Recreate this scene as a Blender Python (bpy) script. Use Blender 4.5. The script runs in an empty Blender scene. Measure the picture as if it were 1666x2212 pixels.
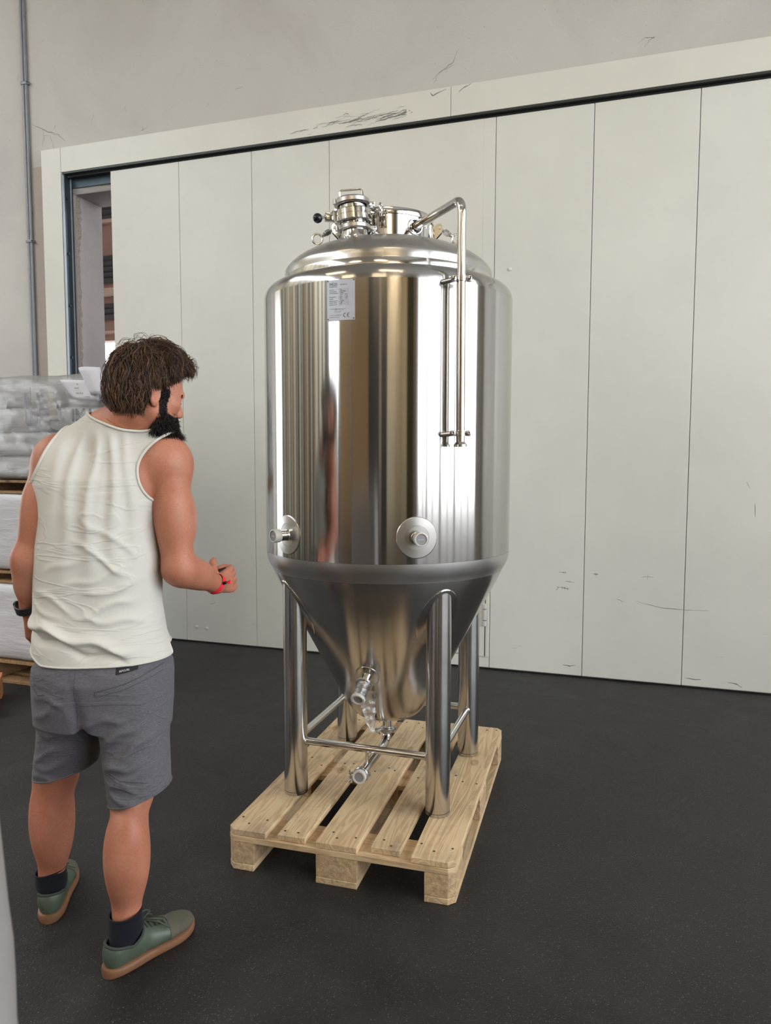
import bpy, bmesh, math, random
import numpy as np
from math import sin, cos, pi, sqrt, radians
from mathutils import Vector, Matrix, noise

# ------------------------------------------------------------------ camera, world, lamps, exposure
SC = bpy.context.scene
COL = SC.collection
random.seed(7)
np.random.seed(7)

def srgb(r, g, b):
    f = lambda c: (c / 255 / 12.92) if c / 255 <= 0.04045 else ((c / 255 + 0.055) / 1.055) ** 2.4
    return (f(r), f(g), f(b), 1.0)

cd = bpy.data.cameras.new('camera')
cam = bpy.data.objects.new('camera', cd)
COL.objects.link(cam)
cd.sensor_fit = 'HORIZONTAL'
cd.sensor_width = 36.0
cd.lens = 1578.26 * 36.0 / 1666.0
PITCH, ROLL, CAM_H = 0.0769865, 0.0021791, 1.428872
_fw = Vector((0, cos(PITCH), -sin(PITCH)))
_u = Vector((0, sin(PITCH), cos(PITCH)))
_r = Vector((1, 0, 0))
_r2 = _r * cos(ROLL) + _u * sin(ROLL)
_u2 = -_r * sin(ROLL) + _u * cos(ROLL)
_m = Matrix((_r2, _u2, -_fw)).transposed().to_4x4()
_m.translation = (0, 0, CAM_H)
cam.matrix_world = _m
cd.clip_start = 0.05
cd.clip_end = 200
cd.dof.use_dof = True
cd.dof.focus_distance = 2.7
cd.dof.aperture_fstop = 9.0
SC.camera = cam

w = bpy.data.worlds.new('sky')
SC.world = w
w.use_nodes = True
_nt = w.node_tree
_bg = _nt.nodes['Background']
_bg.inputs[0].default_value = (0.92, 0.96, 1.0, 1)
_bg.inputs[1].default_value = 1.6

# the door wall's frame: u along the wall, n into it, z up
WYAW, WN = 0.313783, 4.791685
WT = Vector((cos(WYAW), -sin(WYAW), 0))
WNV = Vector((sin(WYAW), cos(WYAW), 0))
def wp(u, n, z):
    return WT * u + WNV * n + Vector((0, 0, z))

def area_lamp(name, loc, look, sx, sy, power, color, portal=False):
    ld = bpy.data.lights.new(name, 'AREA')
    ld.shape = 'RECTANGLE'
    ld.size, ld.size_y = sx, sy
    ld.energy = power
    ld.color = color
    ld.cycles.is_portal = portal
    o = bpy.data.objects.new(name, ld)
    COL.objects.link(o)
    o.location = loc
    o.rotation_euler = Vector(look).to_track_quat('-Z', 'Y').to_euler()
    return o

HALL_L, HALL_R, HALL_B, HALL_H = -9.0, 5.6, -8.5, 6.2      # hall bounds in (u, n, z)
GATE = (-4.2, 3.9, 1.0, 5.2)                                 # open gate on the right wall: n0, n1, z0, z1
DOORL = (3.0, 4.45, 0.05, 3.4)                                # open door on the left wall
STRIP = (-8.6, -6.2, 2.6, 5.6)                                 # strip window on the rear wall: u0, u1, z0, z1
area_lamp('gate_portal', wp(HALL_R + 0.05, (GATE[0] + GATE[1]) / 2, (GATE[2] + GATE[3]) / 2), -WT, GATE[1] - GATE[0], GATE[3] - GATE[2], 1, (1, 1, 1), True)
area_lamp('door_portal', wp(HALL_L - 0.05, (DOORL[0] + DOORL[1]) / 2, (DOORL[2] + DOORL[3]) / 2), WT, DOORL[1] - DOORL[0], DOORL[3] - DOORL[2], 1, (1, 1, 1), True)
area_lamp('strip_portal', wp((STRIP[0] + STRIP[1]) / 2, HALL_B - 0.05, (STRIP[2] + STRIP[3]) / 2), WNV, STRIP[1] - STRIP[0], STRIP[3] - STRIP[2], 1, (1, 1, 1), True)

SKY, SKYU = ((-7.6, 2.6),), (-8.7, -6.4)           # roof opening, added for fill light: n ranges, u range
for k, (a, b) in enumerate(SKY):
    area_lamp('roof_portal', wp((SKYU[0] + SKYU[1]) / 2, (a + b) / 2, HALL_H + 0.15), Vector((0, 0, -1)), SKYU[1] - SKYU[0], b - a, 1, (1, 1, 1), True)

SC.view_settings.view_transform = 'Standard'
SC.view_settings.look = 'None'
SC.view_settings.gamma = 1.0
SC.view_settings.use_curve_mapping = False
SC.view_settings.exposure = 2.28
SC.cycles.max_bounces = 10
SC.cycles.diffuse_bounces = 5
SC.cycles.glossy_bounces = 5
SC.cycles.transparent_max_bounces = 12
SC.cycles.sample_clamp_indirect = 6.0
SC.cycles.caustics_reflective = False
SC.cycles.caustics_refractive = False
SC.cycles.use_denoising = True

# ------------------------------------------------------------------ mesh helpers
class MB:
    """collects shapes in world coordinates; out() links them as one mesh object"""
    def __init__(s):
        s.v, s.f = [], []
    def add(s, vs, fs):
        o = len(s.v)
        s.v += [tuple(x) for x in vs]
        s.f += [tuple(i + o for i in q) for q in fs]
        return s
    def bm(s, b, mat=None):
        b.verts.ensure_lookup_table()
        b.verts.index_update()
        vs = [(mat @ v.co) if mat else v.co.copy() for v in b.verts]
        fs = [[v.index for v in f.verts] for f in b.faces]
        b.free()
        return s.add(vs, fs)
    def box(s, c, size, mat=None, bevel=0.0, seg=2):
        b = bmesh.new()
        bmesh.ops.create_cube(b, size=1.0)
        bmesh.ops.scale(b, vec=size, verts=b.verts)
        if bevel > 0:
            bmesh.ops.bevel(b, geom=b.edges[:], offset=bevel, segments=seg, affect='EDGES', profile=0.5)
        bmesh.ops.translate(b, vec=c, verts=b.verts)
        return s.bm(b, mat)
    def lathe(s, prof, mat=None, seg=64, a0=0.0, a1=2 * pi):
        full = abs(a1 - a0 - 2 * pi) < 1e-6
        n = seg if full else seg + 1
        vs, fs = [], []
        for (r, z) in prof:
            for k in range(n):
                a = a0 + (a1 - a0) * k / seg
                p = Vector((r * sin(a), -r * cos(a), z))
                vs.append(mat @ p if mat else p)
        for i in range(len(prof) - 1):
            for k in range(seg):
                k2 = (k + 1) % n
                fs.append((i * n + k, i * n + k2, (i + 1) * n + k2, (i + 1) * n + k))
        return s.add(vs, fs)
    def tube(s, path, rad, seg=16, caps=True, closed=False):
        P = [Vector(p) for p in path]
        n = len(P)
        R = rad if isinstance(rad, (list, tuple)) else [rad] * n
        T = []
        for i in range(n):
            if closed:
                t = P[(i + 1) % n] - P[i - 1]
            else:
                t = P[min(i + 1, n - 1)] - P[max(i - 1, 0)]
            T.append(t.normalized())
        ref = Vector((0, 0, 1)) if abs(T[0].z) < 0.9 else Vector((1, 0, 0))
        x = T[0].cross(ref).normalized()
        vs, fs = [], []
        for i in range(n):
            x = (x - T[i] * x.dot(T[i])).normalized()
            y = T[i].cross(x)
            for k in range(seg):
                a = 2 * pi * k / seg
                vs.append(P[i] + (x * cos(a) + y * sin(a)) * R[i])
        m = n if closed else n - 1
        for i in range(m):
            j = (i + 1) % n
            for k in range(seg):
                k2 = (k + 1) % seg
                fs.append((i * seg + k, i * seg + k2, j * seg + k2, j * seg + k))
        if caps and not closed:
            fs.append(tuple(range(seg))[::-1])
            fs.append(tuple((n - 1) * seg + k for k in range(seg)))
        return s.add(vs, fs)
    def cyl(s, a, b, r, seg=24, bev=0.0):
        a, b = Vector(a), Vector(b)
        if bev > 0:
            d = (b - a).normalized() * bev
            return s.tube([a, a + d * 0.01, a + d, b - d, b - d * 0.01, b], [r - bev, r - bev, r, r, r - bev, r - bev], seg)
        return s.tube([a, b], r, seg)
    def ball(s, c, r, seg=16, mat=None):
        b = bmesh.new()
        bmesh.ops.create_uvsphere(b, u_segments=seg * 2, v_segments=seg, radius=1.0)
        if not isinstance(r, (tuple, list)):
            r = (r, r, r)
        bmesh.ops.scale(b, vec=r, verts=b.verts)
        if mat:
            bmesh.ops.transform(b, matrix=mat, verts=b.verts)
        bmesh.ops.translate(b, vec=c, verts=b.verts)
        return s.bm(b)
    def prism(s, poly, axis_o, ex, ey, ez, h):
        """polygon in (ex, ey) swept h along ez"""
        o, ex, ey, ez = Vector(axis_o), Vector(ex), Vector(ey), Vector(ez)
        n = len(poly)
        vs = [o + ex * x + ey * y for x, y in poly] + [o + ex * x + ey * y + ez * h for x, y in poly]
        fs = [tuple(range(n))[::-1], tuple(range(n, 2 * n))]
        for k in range(n):
            k2 = (k + 1) % n
            fs.append((k, k2, n + k2, n + k))
        return s.add(vs, fs)

def base_of(p):
    o = Vector((0, 0, 0))
    while p is not None:
        o += p.location
        p = p.parent
    return o

def link_mesh(name, me, mat, parent=None):
    o = bpy.data.objects.new(name, me)
    COL.objects.link(o)
    if mat:
        me.materials.clear()
        me.materials.append(mat)
    if parent is not None:
        o.parent = parent
    return o

def obj(name, mb, mat, parent=None, smooth=True, origin=None, angle=35):
    b = base_of(parent)
    loc = Vector((0, 0, 0))
    if origin is not None:
        loc = Vector(origin) - b
        b = Vector(origin)
    me = bpy.data.meshes.new(name)
    me.from_pydata([(v[0] - b.x, v[1] - b.y, v[2] - b.z) for v in mb.v], [], mb.f)
    bm_ = bmesh.new()
    bm_.from_mesh(me)
    bmesh.ops.recalc_face_normals(bm_, faces=bm_.faces)
    bm_.to_mesh(me)
    bm_.free()
    me.validate()
    if smooth:
        me.shade_smooth()
        me.set_sharp_from_angle(angle=radians(angle))
    o = link_mesh(name, me, mat, parent)
    o.location = loc
    return o

def thing(name, loc, label, cat, group=None):
    o = bpy.data.objects.new(name, None)
    o.empty_display_size = 0.1
    COL.objects.link(o)
    o.location = loc
    return tag(o, label, cat, group)

def tag(o, label, cat, group=None):
    o['label'] = label
    o['category'] = cat
    if group:
        o['group'] = group
    return o

def struct(o):
    o['kind'] = 'structure'
    return o

def stuff(o):
    o['kind'] = 'stuff'
    return o

def frame(o, z, x=None):
    """matrix with local Z along z at o"""
    z = Vector(z).normalized()
    x = Vector(x) if x is not None else (Vector((0, 0, 1)) if abs(z.z) < 0.95 else Vector((1, 0, 0)))
    x = (x - z * x.dot(z)).normalized()
    y = z.cross(x)
    m = Matrix((x, y, z)).transposed().to_4x4()
    m.translation = o
    return m

def text_mesh(s, size, mat, M, name, parent, extrude=0.0004, bold=0.0):
    """flat lettering, M = placement (x along the text, z out of the surface)"""
    cu = bpy.data.curves.new('text', 'FONT')
    cu.body = s
    cu.size = size
    cu.extrude = extrude
    cu.offset = bold
    cu.resolution_u = 4
    cu.align_x = 'LEFT'
    t = bpy.data.objects.new('text', cu)
    COL.objects.link(t)
    dg = bpy.context.evaluated_depsgraph_get()
    me = bpy.data.meshes.new_from_object(t.evaluated_get(dg))
    bpy.data.objects.remove(t)
    b = base_of(parent)
    M2 = Matrix.Translation(-b) @ M
    me.transform(M2)
    me.name = name
    return link_mesh(name, me, mat, parent)

# ------------------------------------------------------------------ materials
def nodes(name):
    m = bpy.data.materials.new(name)
    m.use_nodes = True
    nt = m.node_tree
    return m, nt, nt.nodes['Principled BSDF'], nt.nodes, nt.links

def N(nt, typ, **kw):
    n = nt.nodes.new(typ)
    for k, v in kw.items():
        if k in n.inputs:
            n.inputs[k].default_value = v
        else:
            setattr(n, k, v)
    return n

def ramp(nt, stops, interp='LINEAR'):
    r = nt.nodes.new('ShaderNodeValToRGB')
    r.color_ramp.interpolation = interp
    e = r.color_ramp.elements
    while len(e) < len(stops):
        e.new(0.5)
    for k, (p, c) in enumerate(stops):
        e[k].position = p
        e[k].color = c if len(c) == 4 else (*c, 1)
    return r

def plain(name, col, rough=0.5, metal=0.0, var=0.06, scale=8.0, bump=0.0, bscale=60.0, spec=0.5, stretch=(1, 1, 1), **kw):
    """colour with soft noise variation and fine relief"""
    m, nt, p, n, l = nodes(name)
    tc = N(nt, 'ShaderNodeTexCoord')
    mp = N(nt, 'ShaderNodeMapping')
    mp.inputs['Scale'].default_value = stretch
    l.new(tc.outputs['Object'], mp.inputs[0])
    no = N(nt, 'ShaderNodeTexNoise', Scale=scale, Detail=6.0, Roughness=0.6)
    l.new(mp.outputs[0], no.inputs['Vector'])
    c = Vector(col[:3])
    r = ramp(nt, [(0.3, tuple(c * (1 - var))), (0.7, tuple(min(1, x) for x in c * (1 + var)))])
    l.new(no.outputs['Fac'], r.inputs[0])
    l.new(r.outputs[0], p.inputs['Base Color'])
    p.inputs['Roughness'].default_value = rough
    p.inputs['Metallic'].default_value = metal
    p.inputs['Specular IOR Level'].default_value = spec
    if bump > 0:
        n2 = N(nt, 'ShaderNodeTexNoise', Scale=bscale, Detail=5.0, Roughness=0.6)
        l.new(mp.outputs[0], n2.inputs['Vector'])
        b = N(nt, 'ShaderNodeBump', Strength=bump, Distance=0.01)
        l.new(n2.outputs['Fac'], b.inputs['Height'])
        l.new(b.outputs[0], p.inputs['Normal'])
    for k, v in kw.items():
        p.inputs[k.replace('_', ' ')].default_value = v
    return m

def steel(name, col=(0.66, 0.645, 0.62), rough=0.2, aniso=0.0, axis='Z', rot=0.0, brush=0.0, bscale=(300, 300, 4), rvar=0.04):
    m, nt, p, n, l = nodes(name)
    p.inputs['Base Color'].default_value = (*col, 1)
    p.inputs['Metallic'].default_value = 1.0
    tc = N(nt, 'ShaderNodeTexCoord')
    no = N(nt, 'ShaderNodeTexNoise', Scale=5.0, Detail=4.0)
    l.new(tc.outputs['Object'], no.inputs['Vector'])
    mr = N(nt, 'ShaderNodeMapRange')
    mr.inputs['From Min'].default_value = 0.3
    mr.inputs['From Max'].default_value = 0.7
    mr.inputs['To Min'].default_value = max(0.02, rough - rvar)
    mr.inputs['To Max'].default_value = rough + rvar
    l.new(no.outputs['Fac'], mr.inputs['Value'])
    l.new(mr.outputs[0], p.inputs['Roughness'])
    if aniso > 0:
        p.inputs['Anisotropic'].default_value = aniso
        p.inputs['Anisotropic Rotation'].default_value = rot
        t = N(nt, 'ShaderNodeTangent', direction_type='RADIAL', axis=axis)
        l.new(t.outputs[0], p.inputs['Tangent'])
    if brush > 0:
        mp = N(nt, 'ShaderNodeMapping')
        mp.inputs['Scale'].default_value = bscale
        l.new(tc.outputs['Object'], mp.inputs[0])
        n2 = N(nt, 'ShaderNodeTexNoise', Scale=1.0, Detail=3.0)
        l.new(mp.outputs[0], n2.inputs['Vector'])
        b = N(nt, 'ShaderNodeBump', Strength=brush, Distance=0.002)
        l.new(n2.outputs['Fac'], b.inputs['Height'])
        l.new(b.outputs[0], p.inputs['Normal'])
    return m

def wood(name, light, dark, knots=True, axis_scale=(18, 1.4, 18), rough=0.65):
    """grain along local Y, different for every board"""
    m, nt, p, n, l = nodes(name)
    tc = N(nt, 'ShaderNodeTexCoord')
    oi = N(nt, 'ShaderNodeObjectInfo')
    ad = N(nt, 'ShaderNodeVectorMath', operation='MULTIPLY_ADD')
    ad.inputs[1].default_value = (1, 1, 1)
    cx = N(nt, 'ShaderNodeCombineXYZ')
    mm = N(nt, 'ShaderNodeMath', operation='MULTIPLY')
    mm.inputs[1].default_value = 37.0
    l.new(oi.outputs['Random'], mm.inputs[0])
    for k in range(3):
        l.new(mm.outputs[0], cx.inputs[k])
    l.new(tc.outputs['Object'], ad.inputs[0])
    l.new(cx.outputs[0], ad.inputs[2])
    mp = N(nt, 'ShaderNodeMapping')
    mp.inputs['Scale'].default_value = axis_scale
    l.new(ad.outputs[0], mp.inputs[0])
    n1 = N(nt, 'ShaderNodeTexNoise', Scale=1.0, Detail=5.0, Distortion=1.2)
    l.new(mp.outputs[0], n1.inputs['Vector'])
    w1 = N(nt, 'ShaderNodeMath', operation='MULTIPLY')
    w1.inputs[1].default_value = 5.5
    l.new(n1.outputs['Fac'], w1.inputs[0])
    sn = N(nt, 'ShaderNodeMath', operation='SINE')
    w2 = N(nt, 'ShaderNodeMath', operation='MULTIPLY')
    w2.inputs[1].default_value = 6.28
    l.new(w1.outputs[0], w2.inputs[0])
    l.new(w2.outputs[0], sn.inputs[0])
    mr = N(nt, 'ShaderNodeMapRange')
    mr.inputs['From Min'].default_value = -1
    l.new(sn.outputs[0], mr.inputs['Value'])
    L, D = Vector(light[:3]), Vector(dark[:3])
    r1 = ramp(nt, [(0.0, tuple(L)), (0.6, tuple(L * 0.85 + D * 0.15)), (0.97, tuple(L * 0.6 + D * 0.4))])
    l.new(mr.outputs[0], r1.inputs[0])
    # blotches and grey handling stains
    n2 = N(nt, 'ShaderNodeTexNoise', Scale=6.0, Detail=6.0, Roughness=0.65)
    l.new(ad.outputs[0], n2.inputs['Vector'])
    r2 = ramp(nt, [(0.5, (0, 0, 0)), (0.72, (0.55, 0.55, 0.55))])
    l.new(n2.outputs['Fac'], r2.inputs[0])
    mx = N(nt, 'ShaderNodeMix', data_type='RGBA')
    mx.inputs['B'].default_value = (0.22, 0.18, 0.14, 1)
    l.new(r2.outputs[0], mx.inputs['Factor'])
    l.new(r1.outputs[0], mx.inputs['A'])
    out = mx.outputs['Result']
    if knots:
        mk = N(nt, 'ShaderNodeMapping')
        mk.inputs['Scale'].default_value = (9, 4.5, 9)
        l.new(ad.outputs[0], mk.inputs[0])
        vo = N(nt, 'ShaderNodeTexVoronoi', Scale=1.0)
        l.new(mk.outputs[0], vo.inputs['Vector'])
        rk = ramp(nt, [(0.06, (0.75, 0.75, 0.75)), (0.1, (0.25, 0.25, 0.25)), (0.13, (0.5, 0.5, 0.5)), (0.2, (0, 0, 0))])
        l.new(vo.outputs['Distance'], rk.inputs[0])
        mx2 = N(nt, 'ShaderNodeMix', data_type='RGBA')
        mx2.inputs['B'].default_value = (*(D * 0.5), 1)
        l.new(rk.outputs[0], mx2.inputs['Factor'])
        l.new(out, mx2.inputs['A'])
        out = mx2.outputs['Result']
    # board to board tint
    hs = N(nt, 'ShaderNodeHueSaturation')
    mv = N(nt, 'ShaderNodeMapRange')
    mv.inputs['To Min'].default_value = 0.85
    mv.inputs['To Max'].default_value = 1.1
    l.new(oi.outputs['Random'], mv.inputs['Value'])
    l.new(mv.outputs[0], hs.inputs['Value'])
    l.new(out, hs.inputs['Color'])
    l.new(hs.outputs[0], p.inputs['Base Color'])
    p.inputs['Roughness'].default_value = rough
    p.inputs['Specular IOR Level'].default_value = 0.25
    b = N(nt, 'ShaderNodeBump', Strength=0.25, Distance=0.003)
    l.new(mr.outputs[0], b.inputs['Height'])
    l.new(b.outputs[0], p.inputs['Normal'])
    return m
# ------------------------------------------------------------------ the hall
def plaster_mat(name, col, dark):
    m, nt, p, n, l = nodes(name)
    tc = N(nt, 'ShaderNodeTexCoord')
    n1 = N(nt, 'ShaderNodeTexNoise', Scale=0.9, Detail=8.0, Roughness=0.6, Distortion=0.4)
    l.new(tc.outputs['Object'], n1.inputs['Vector'])
    c, d = Vector(col[:3]), Vector(dark[:3])
    r = ramp(nt, [(0.3, tuple(d)), (0.55, tuple(c)), (0.8, tuple(c * 1.04))])
    l.new(n1.outputs['Fac'], r.inputs[0])
    n3 = N(nt, 'ShaderNodeTexNoise', Scale=55.0, Detail=3.0)
    l.new(tc.outputs['Object'], n3.inputs['Vector'])
    r3 = ramp(nt, [(0.24, (0.55, 0.55, 0.55)), (0.3, (1, 1, 1))])
    l.new(n3.outputs['Fac'], r3.inputs[0])
    mx = N(nt, 'ShaderNodeMix', data_type='RGBA', blend_type='MULTIPLY')
    mx.inputs['Factor'].default_value = 0.6
    l.new(r.outputs[0], mx.inputs['A'])
    l.new(r3.outputs[0], mx.inputs['B'])
    l.new(mx.outputs['Result'], p.inputs['Base Color'])
    p.inputs['Roughness'].default_value = 0.9
    p.inputs['Specular IOR Level'].default_value = 0.2
    n2 = N(nt, 'ShaderNodeTexNoise', Scale=90.0, Detail=6.0)
    l.new(tc.outputs['Object'], n2.inputs['Vector'])
    b = N(nt, 'ShaderNodeBump', Strength=0.18, Distance=0.006)
    l.new(n2.outputs['Fac'], b.inputs['Height'])
    l.new(b.outputs[0], p.inputs['Normal'])
    return m

def panel_mat(name, col):
    """coated sheet panel with faint dirt, more of it along the bottom edge (kick marks)"""
    m, nt, p, n, l = nodes(name)
    tc = N(nt, 'ShaderNodeTexCoord')
    n1 = N(nt, 'ShaderNodeTexNoise', Scale=1.6, Detail=7.0, Roughness=0.62)
    l.new(tc.outputs['Object'], n1.inputs['Vector'])
    c = Vector(col[:3])
    r = ramp(nt, [(0.3, tuple(c * 0.93)), (0.6, tuple(c))])
    l.new(n1.outputs['Fac'], r.inputs[0])
    mp = N(nt, 'ShaderNodeMapping')
    mp.inputs['Scale'].default_value = (3.0, 3.0, 14.0)
    l.new(tc.outputs['Object'], mp.inputs[0])
    n2 = N(nt, 'ShaderNodeTexNoise', Scale=1.5, Detail=8.0, Roughness=0.7)
    l.new(mp.outputs[0], n2.inputs['Vector'])
    r2 = ramp(nt, [(0.66, (0, 0, 0)), (0.78, (1, 1, 1))])
    l.new(n2.outputs['Fac'], r2.inputs[0])
    sp = N(nt, 'ShaderNodeSeparateXYZ')
    l.new(tc.outputs['Object'], sp.inputs[0])
    mr = N(nt, 'ShaderNodeMapRange')
    mr.inputs['From Min'].default_value = 0.05
    mr.inputs['From Max'].default_value = 0.75
    mr.inputs['To Min'].default_value = 0.55
    mr.inputs['To Max'].default_value = 0.06
    l.new(sp.outputs['Z'], mr.inputs['Value'])
    mu = N(nt, 'ShaderNodeMath', operation='MULTIPLY')
    l.new(r2.outputs[0], mu.inputs[0])
    l.new(mr.outputs[0], mu.inputs[1])
    mx = N(nt, 'ShaderNodeMix', data_type='RGBA')
    mx.inputs['B'].default_value = (0.16, 0.15, 0.14, 1)
    l.new(mu.outputs[0], mx.inputs['Factor'])
    l.new(r.outputs[0], mx.inputs['A'])
    l.new(mx.outputs['Result'], p.inputs['Base Color'])
    p.inputs['Roughness'].default_value = 0.38
    p.inputs['Specular IOR Level'].default_value = 0.4
    n4 = N(nt, 'ShaderNodeTexNoise', Scale=2.2, Detail=2.0)
    l.new(tc.outputs['Object'], n4.inputs['Vector'])
    b = N(nt, 'ShaderNodeBump', Strength=0.08, Distance=0.02)
    l.new(n4.outputs['Fac'], b.inputs['Height'])
    l.new(b.outputs[0], p.inputs['Normal'])
    return m

def floor_mat():
    m, nt, p, n, l = nodes('asphalt_floor')
    tc = N(nt, 'ShaderNodeTexCoord')
    n1 = N(nt, 'ShaderNodeTexNoise', Scale=2.2, Detail=8.0, Roughness=0.65, Distortion=0.6)
    l.new(tc.outputs['Object'], n1.inputs['Vector'])
    r1 = ramp(nt, [(0.34, (0.0110, 0.0112, 0.0124)), (0.5, (0.0205, 0.0200, 0.0204)), (0.7, (0.034, 0.031, 0.0295))])
    l.new(n1.outputs['Fac'], r1.inputs[0])
    # pale aggregate chips, gathered in worn patches
    vo = N(nt, 'ShaderNodeTexVoronoi', Scale=230.0)
    l.new(tc.outputs['Object'], vo.inputs['Vector'])
    rv = ramp(nt, [(0.16, (1, 1, 1)), (0.36, (0, 0, 0))])
    l.new(vo.outputs['Distance'], rv.inputs[0])
    sc = N(nt, 'ShaderNodeSeparateColor')
    l.new(vo.outputs['Color'], sc.inputs[0])
    n2 = N(nt, 'ShaderNodeTexNoise', Scale=5.0, Detail=6.0, Roughness=0.7)
    l.new(tc.outputs['Object'], n2.inputs['Vector'])
    rn = ramp(nt, [(0.36, (0.08, 0.08, 0.08)), (0.66, (0.75, 0.75, 0.75))])
    l.new(n2.outputs['Fac'], rn.inputs[0])
    lt = N(nt, 'ShaderNodeMath', operation='LESS_THAN')
    l.new(sc.outputs[0], lt.inputs[0])
    l.new(rn.outputs[0], lt.inputs[1])
    mu = N(nt, 'ShaderNodeMath', operation='MULTIPLY')
    l.new(rv.outputs[0], mu.inputs[0])
    l.new(lt.outputs[0], mu.inputs[1])
    mx = N(nt, 'ShaderNodeMix', data_type='RGBA')
    l.new(mu.outputs[0], mx.inputs['Factor'])
    l.new(r1.outputs[0], mx.inputs['A'])
    rc = ramp(nt, [(0.0, (0.05, 0.040, 0.033)), (0.8, (0.12, 0.096, 0.078)), (1.0, (0.28, 0.23, 0.19))])
    l.new(sc.outputs[1], rc.inputs[0])
    l.new(rc.outputs[0], mx.inputs['B'])
    l.new(mx.outputs['Result'], p.inputs['Base Color'])
    rr = ramp(nt, [(0.3, (0.42, 0.42, 0.42)), (0.7, (0.66, 0.66, 0.66))])
    l.new(n1.outputs['Fac'], rr.inputs[0])
    l.new(rr.outputs[0], p.inputs['Roughness'])
    p.inputs['Specular IOR Level'].default_value = 0.35
    n3 = N(nt, 'ShaderNodeTexNoise', Scale=140.0, Detail=5.0)
    l.new(tc.outputs['Object'], n3.inputs['Vector'])
    b = N(nt, 'ShaderNodeBump', Strength=0.4, Distance=0.004)
    l.new(n3.outputs['Fac'], b.inputs['Height'])
    l.new(b.outputs[0], p.inputs['Normal'])
    return m

M_plaster = plaster_mat('grey_plaster', srgb(200, 198, 193), srgb(188, 185, 182))
M_reveal = plaster_mat('reveal_plaster', srgb(176, 172, 172), srgb(160, 156, 157))
M_panel = panel_mat('door_panel_sheet', srgb(222, 222, 215))
M_fascia = panel_mat('fascia_sheet', srgb(222, 221, 212))
M_floor = floor_mat()
M_darkmetal = plain('rail_metal', srgb(62, 66, 66), 0.45, 0.6)
M_bluesteel = plain('blue_grey_channel', srgb(62, 76, 84), 0.4, 0.5, var=0.15)
M_galv = plain('galvanised_conduit', srgb(132, 136, 142), 0.45, 0.5, var=0.1)
M_crack = plain('crack_dark', srgb(128, 124, 120), 0.95)
M_scuff = plain('scuff_grey', srgb(150, 147, 141), 0.9)
M_pencil = plain('pencil_line', srgb(96, 94, 92), 0.9)
M_cream = plain('cream_render', srgb(228, 220, 196), 0.85, scale=1.5)
M_tan = plain('tan_boarding', srgb(158, 128, 92), 0.8, scale=2.0)
M_darkbay = plain('dark_column', srgb(52, 52, 54), 0.7)
M_ceil = plain('ceiling_paint', srgb(196, 194, 190), 0.9, scale=1.0)

WNM = Matrix((WT, WNV, Vector((0, 0, 1)))).transposed().to_4x4()     # (u, n, z) -> world
def wbox(mb, u0, u1, n0, n1, z0, z1, bevel=0.0):
    return mb.box(((u0 + u1) / 2, (n0 + n1) / 2, (z0 + z1) / 2), (u1 - u0, n1 - n0, z1 - z0), WNM, bevel)

# floor
mb = MB()
wbox(mb, -14, 9, HALL_B - 1, 14, -0.2, 0.0)
struct(obj('floor', mb, M_floor, smooth=False))

# plaster wall with the doorway behind the sliding leaf
mb = MB()
WB = WN + 0.075
wbox(mb, HALL_L - 0.3, -4.165, WB, WB + 0.26, 0, HALL_H)
wbox(mb, -4.165, -1.4, WB, WB + 0.26, 3.50, HALL_H)
wbox(mb, -1.4, HALL_R + 0.3, WB, WB + 0.26, 0, HALL_H)
wall_b = struct(obj('wall_back', mb, M_plaster, smooth=False))
mb = MB()      # smooth rendered lining of the doorway
wbox(mb, -4.170, -4.142, WB - 0.006, WB + 0.305, 0, 3.485, 0.008)
wbox(mb, -4.170, -1.4, WB - 0.006, WB + 0.305, 3.46, 3.50, 0.008)
obj('reveal_lining', mb, M_reveal, wall_b)

def ribbon(mb, pts, wd, n, jit=0.0, sub=4):
    """thin flat polyline on the wall plane, (u, z) points"""
    P = []
    for i in range(len(pts) - 1):
        for k in range(sub):
            t = k / sub
            P.append((pts[i][0] * (1 - t) + pts[i + 1][0] * t + (random.uniform(-jit, jit) if k else 0),
                      pts[i][1] * (1 - t) + pts[i + 1][1] * t + (random.uniform(-jit, jit) if k else 0)))
    P.append(pts[-1])
    vs, fs = [], []
    for i, (u, z) in enumerate(P):
        a = P[max(i - 1, 0)]
        b = P[min(i + 1, len(P) - 1)]
        d = Vector((b[0] - a[0], b[1] - a[1])).normalized()
        h = wd * (0.25 + 0.75 * sin(pi * (i + 0.4) / (len(P) - 0.2)))* random.uniform(0.6, 1.2) / 2
        vs += [wp(u - d.y * h, n, z + d.x * h), wp(u + d.y * h, n, z - d.x * h)]
        if i:
            fs.append((2 * i - 2, 2 * i - 1, 2 * i + 1, 2 * i))
    return mb.add(vs, fs)

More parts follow.
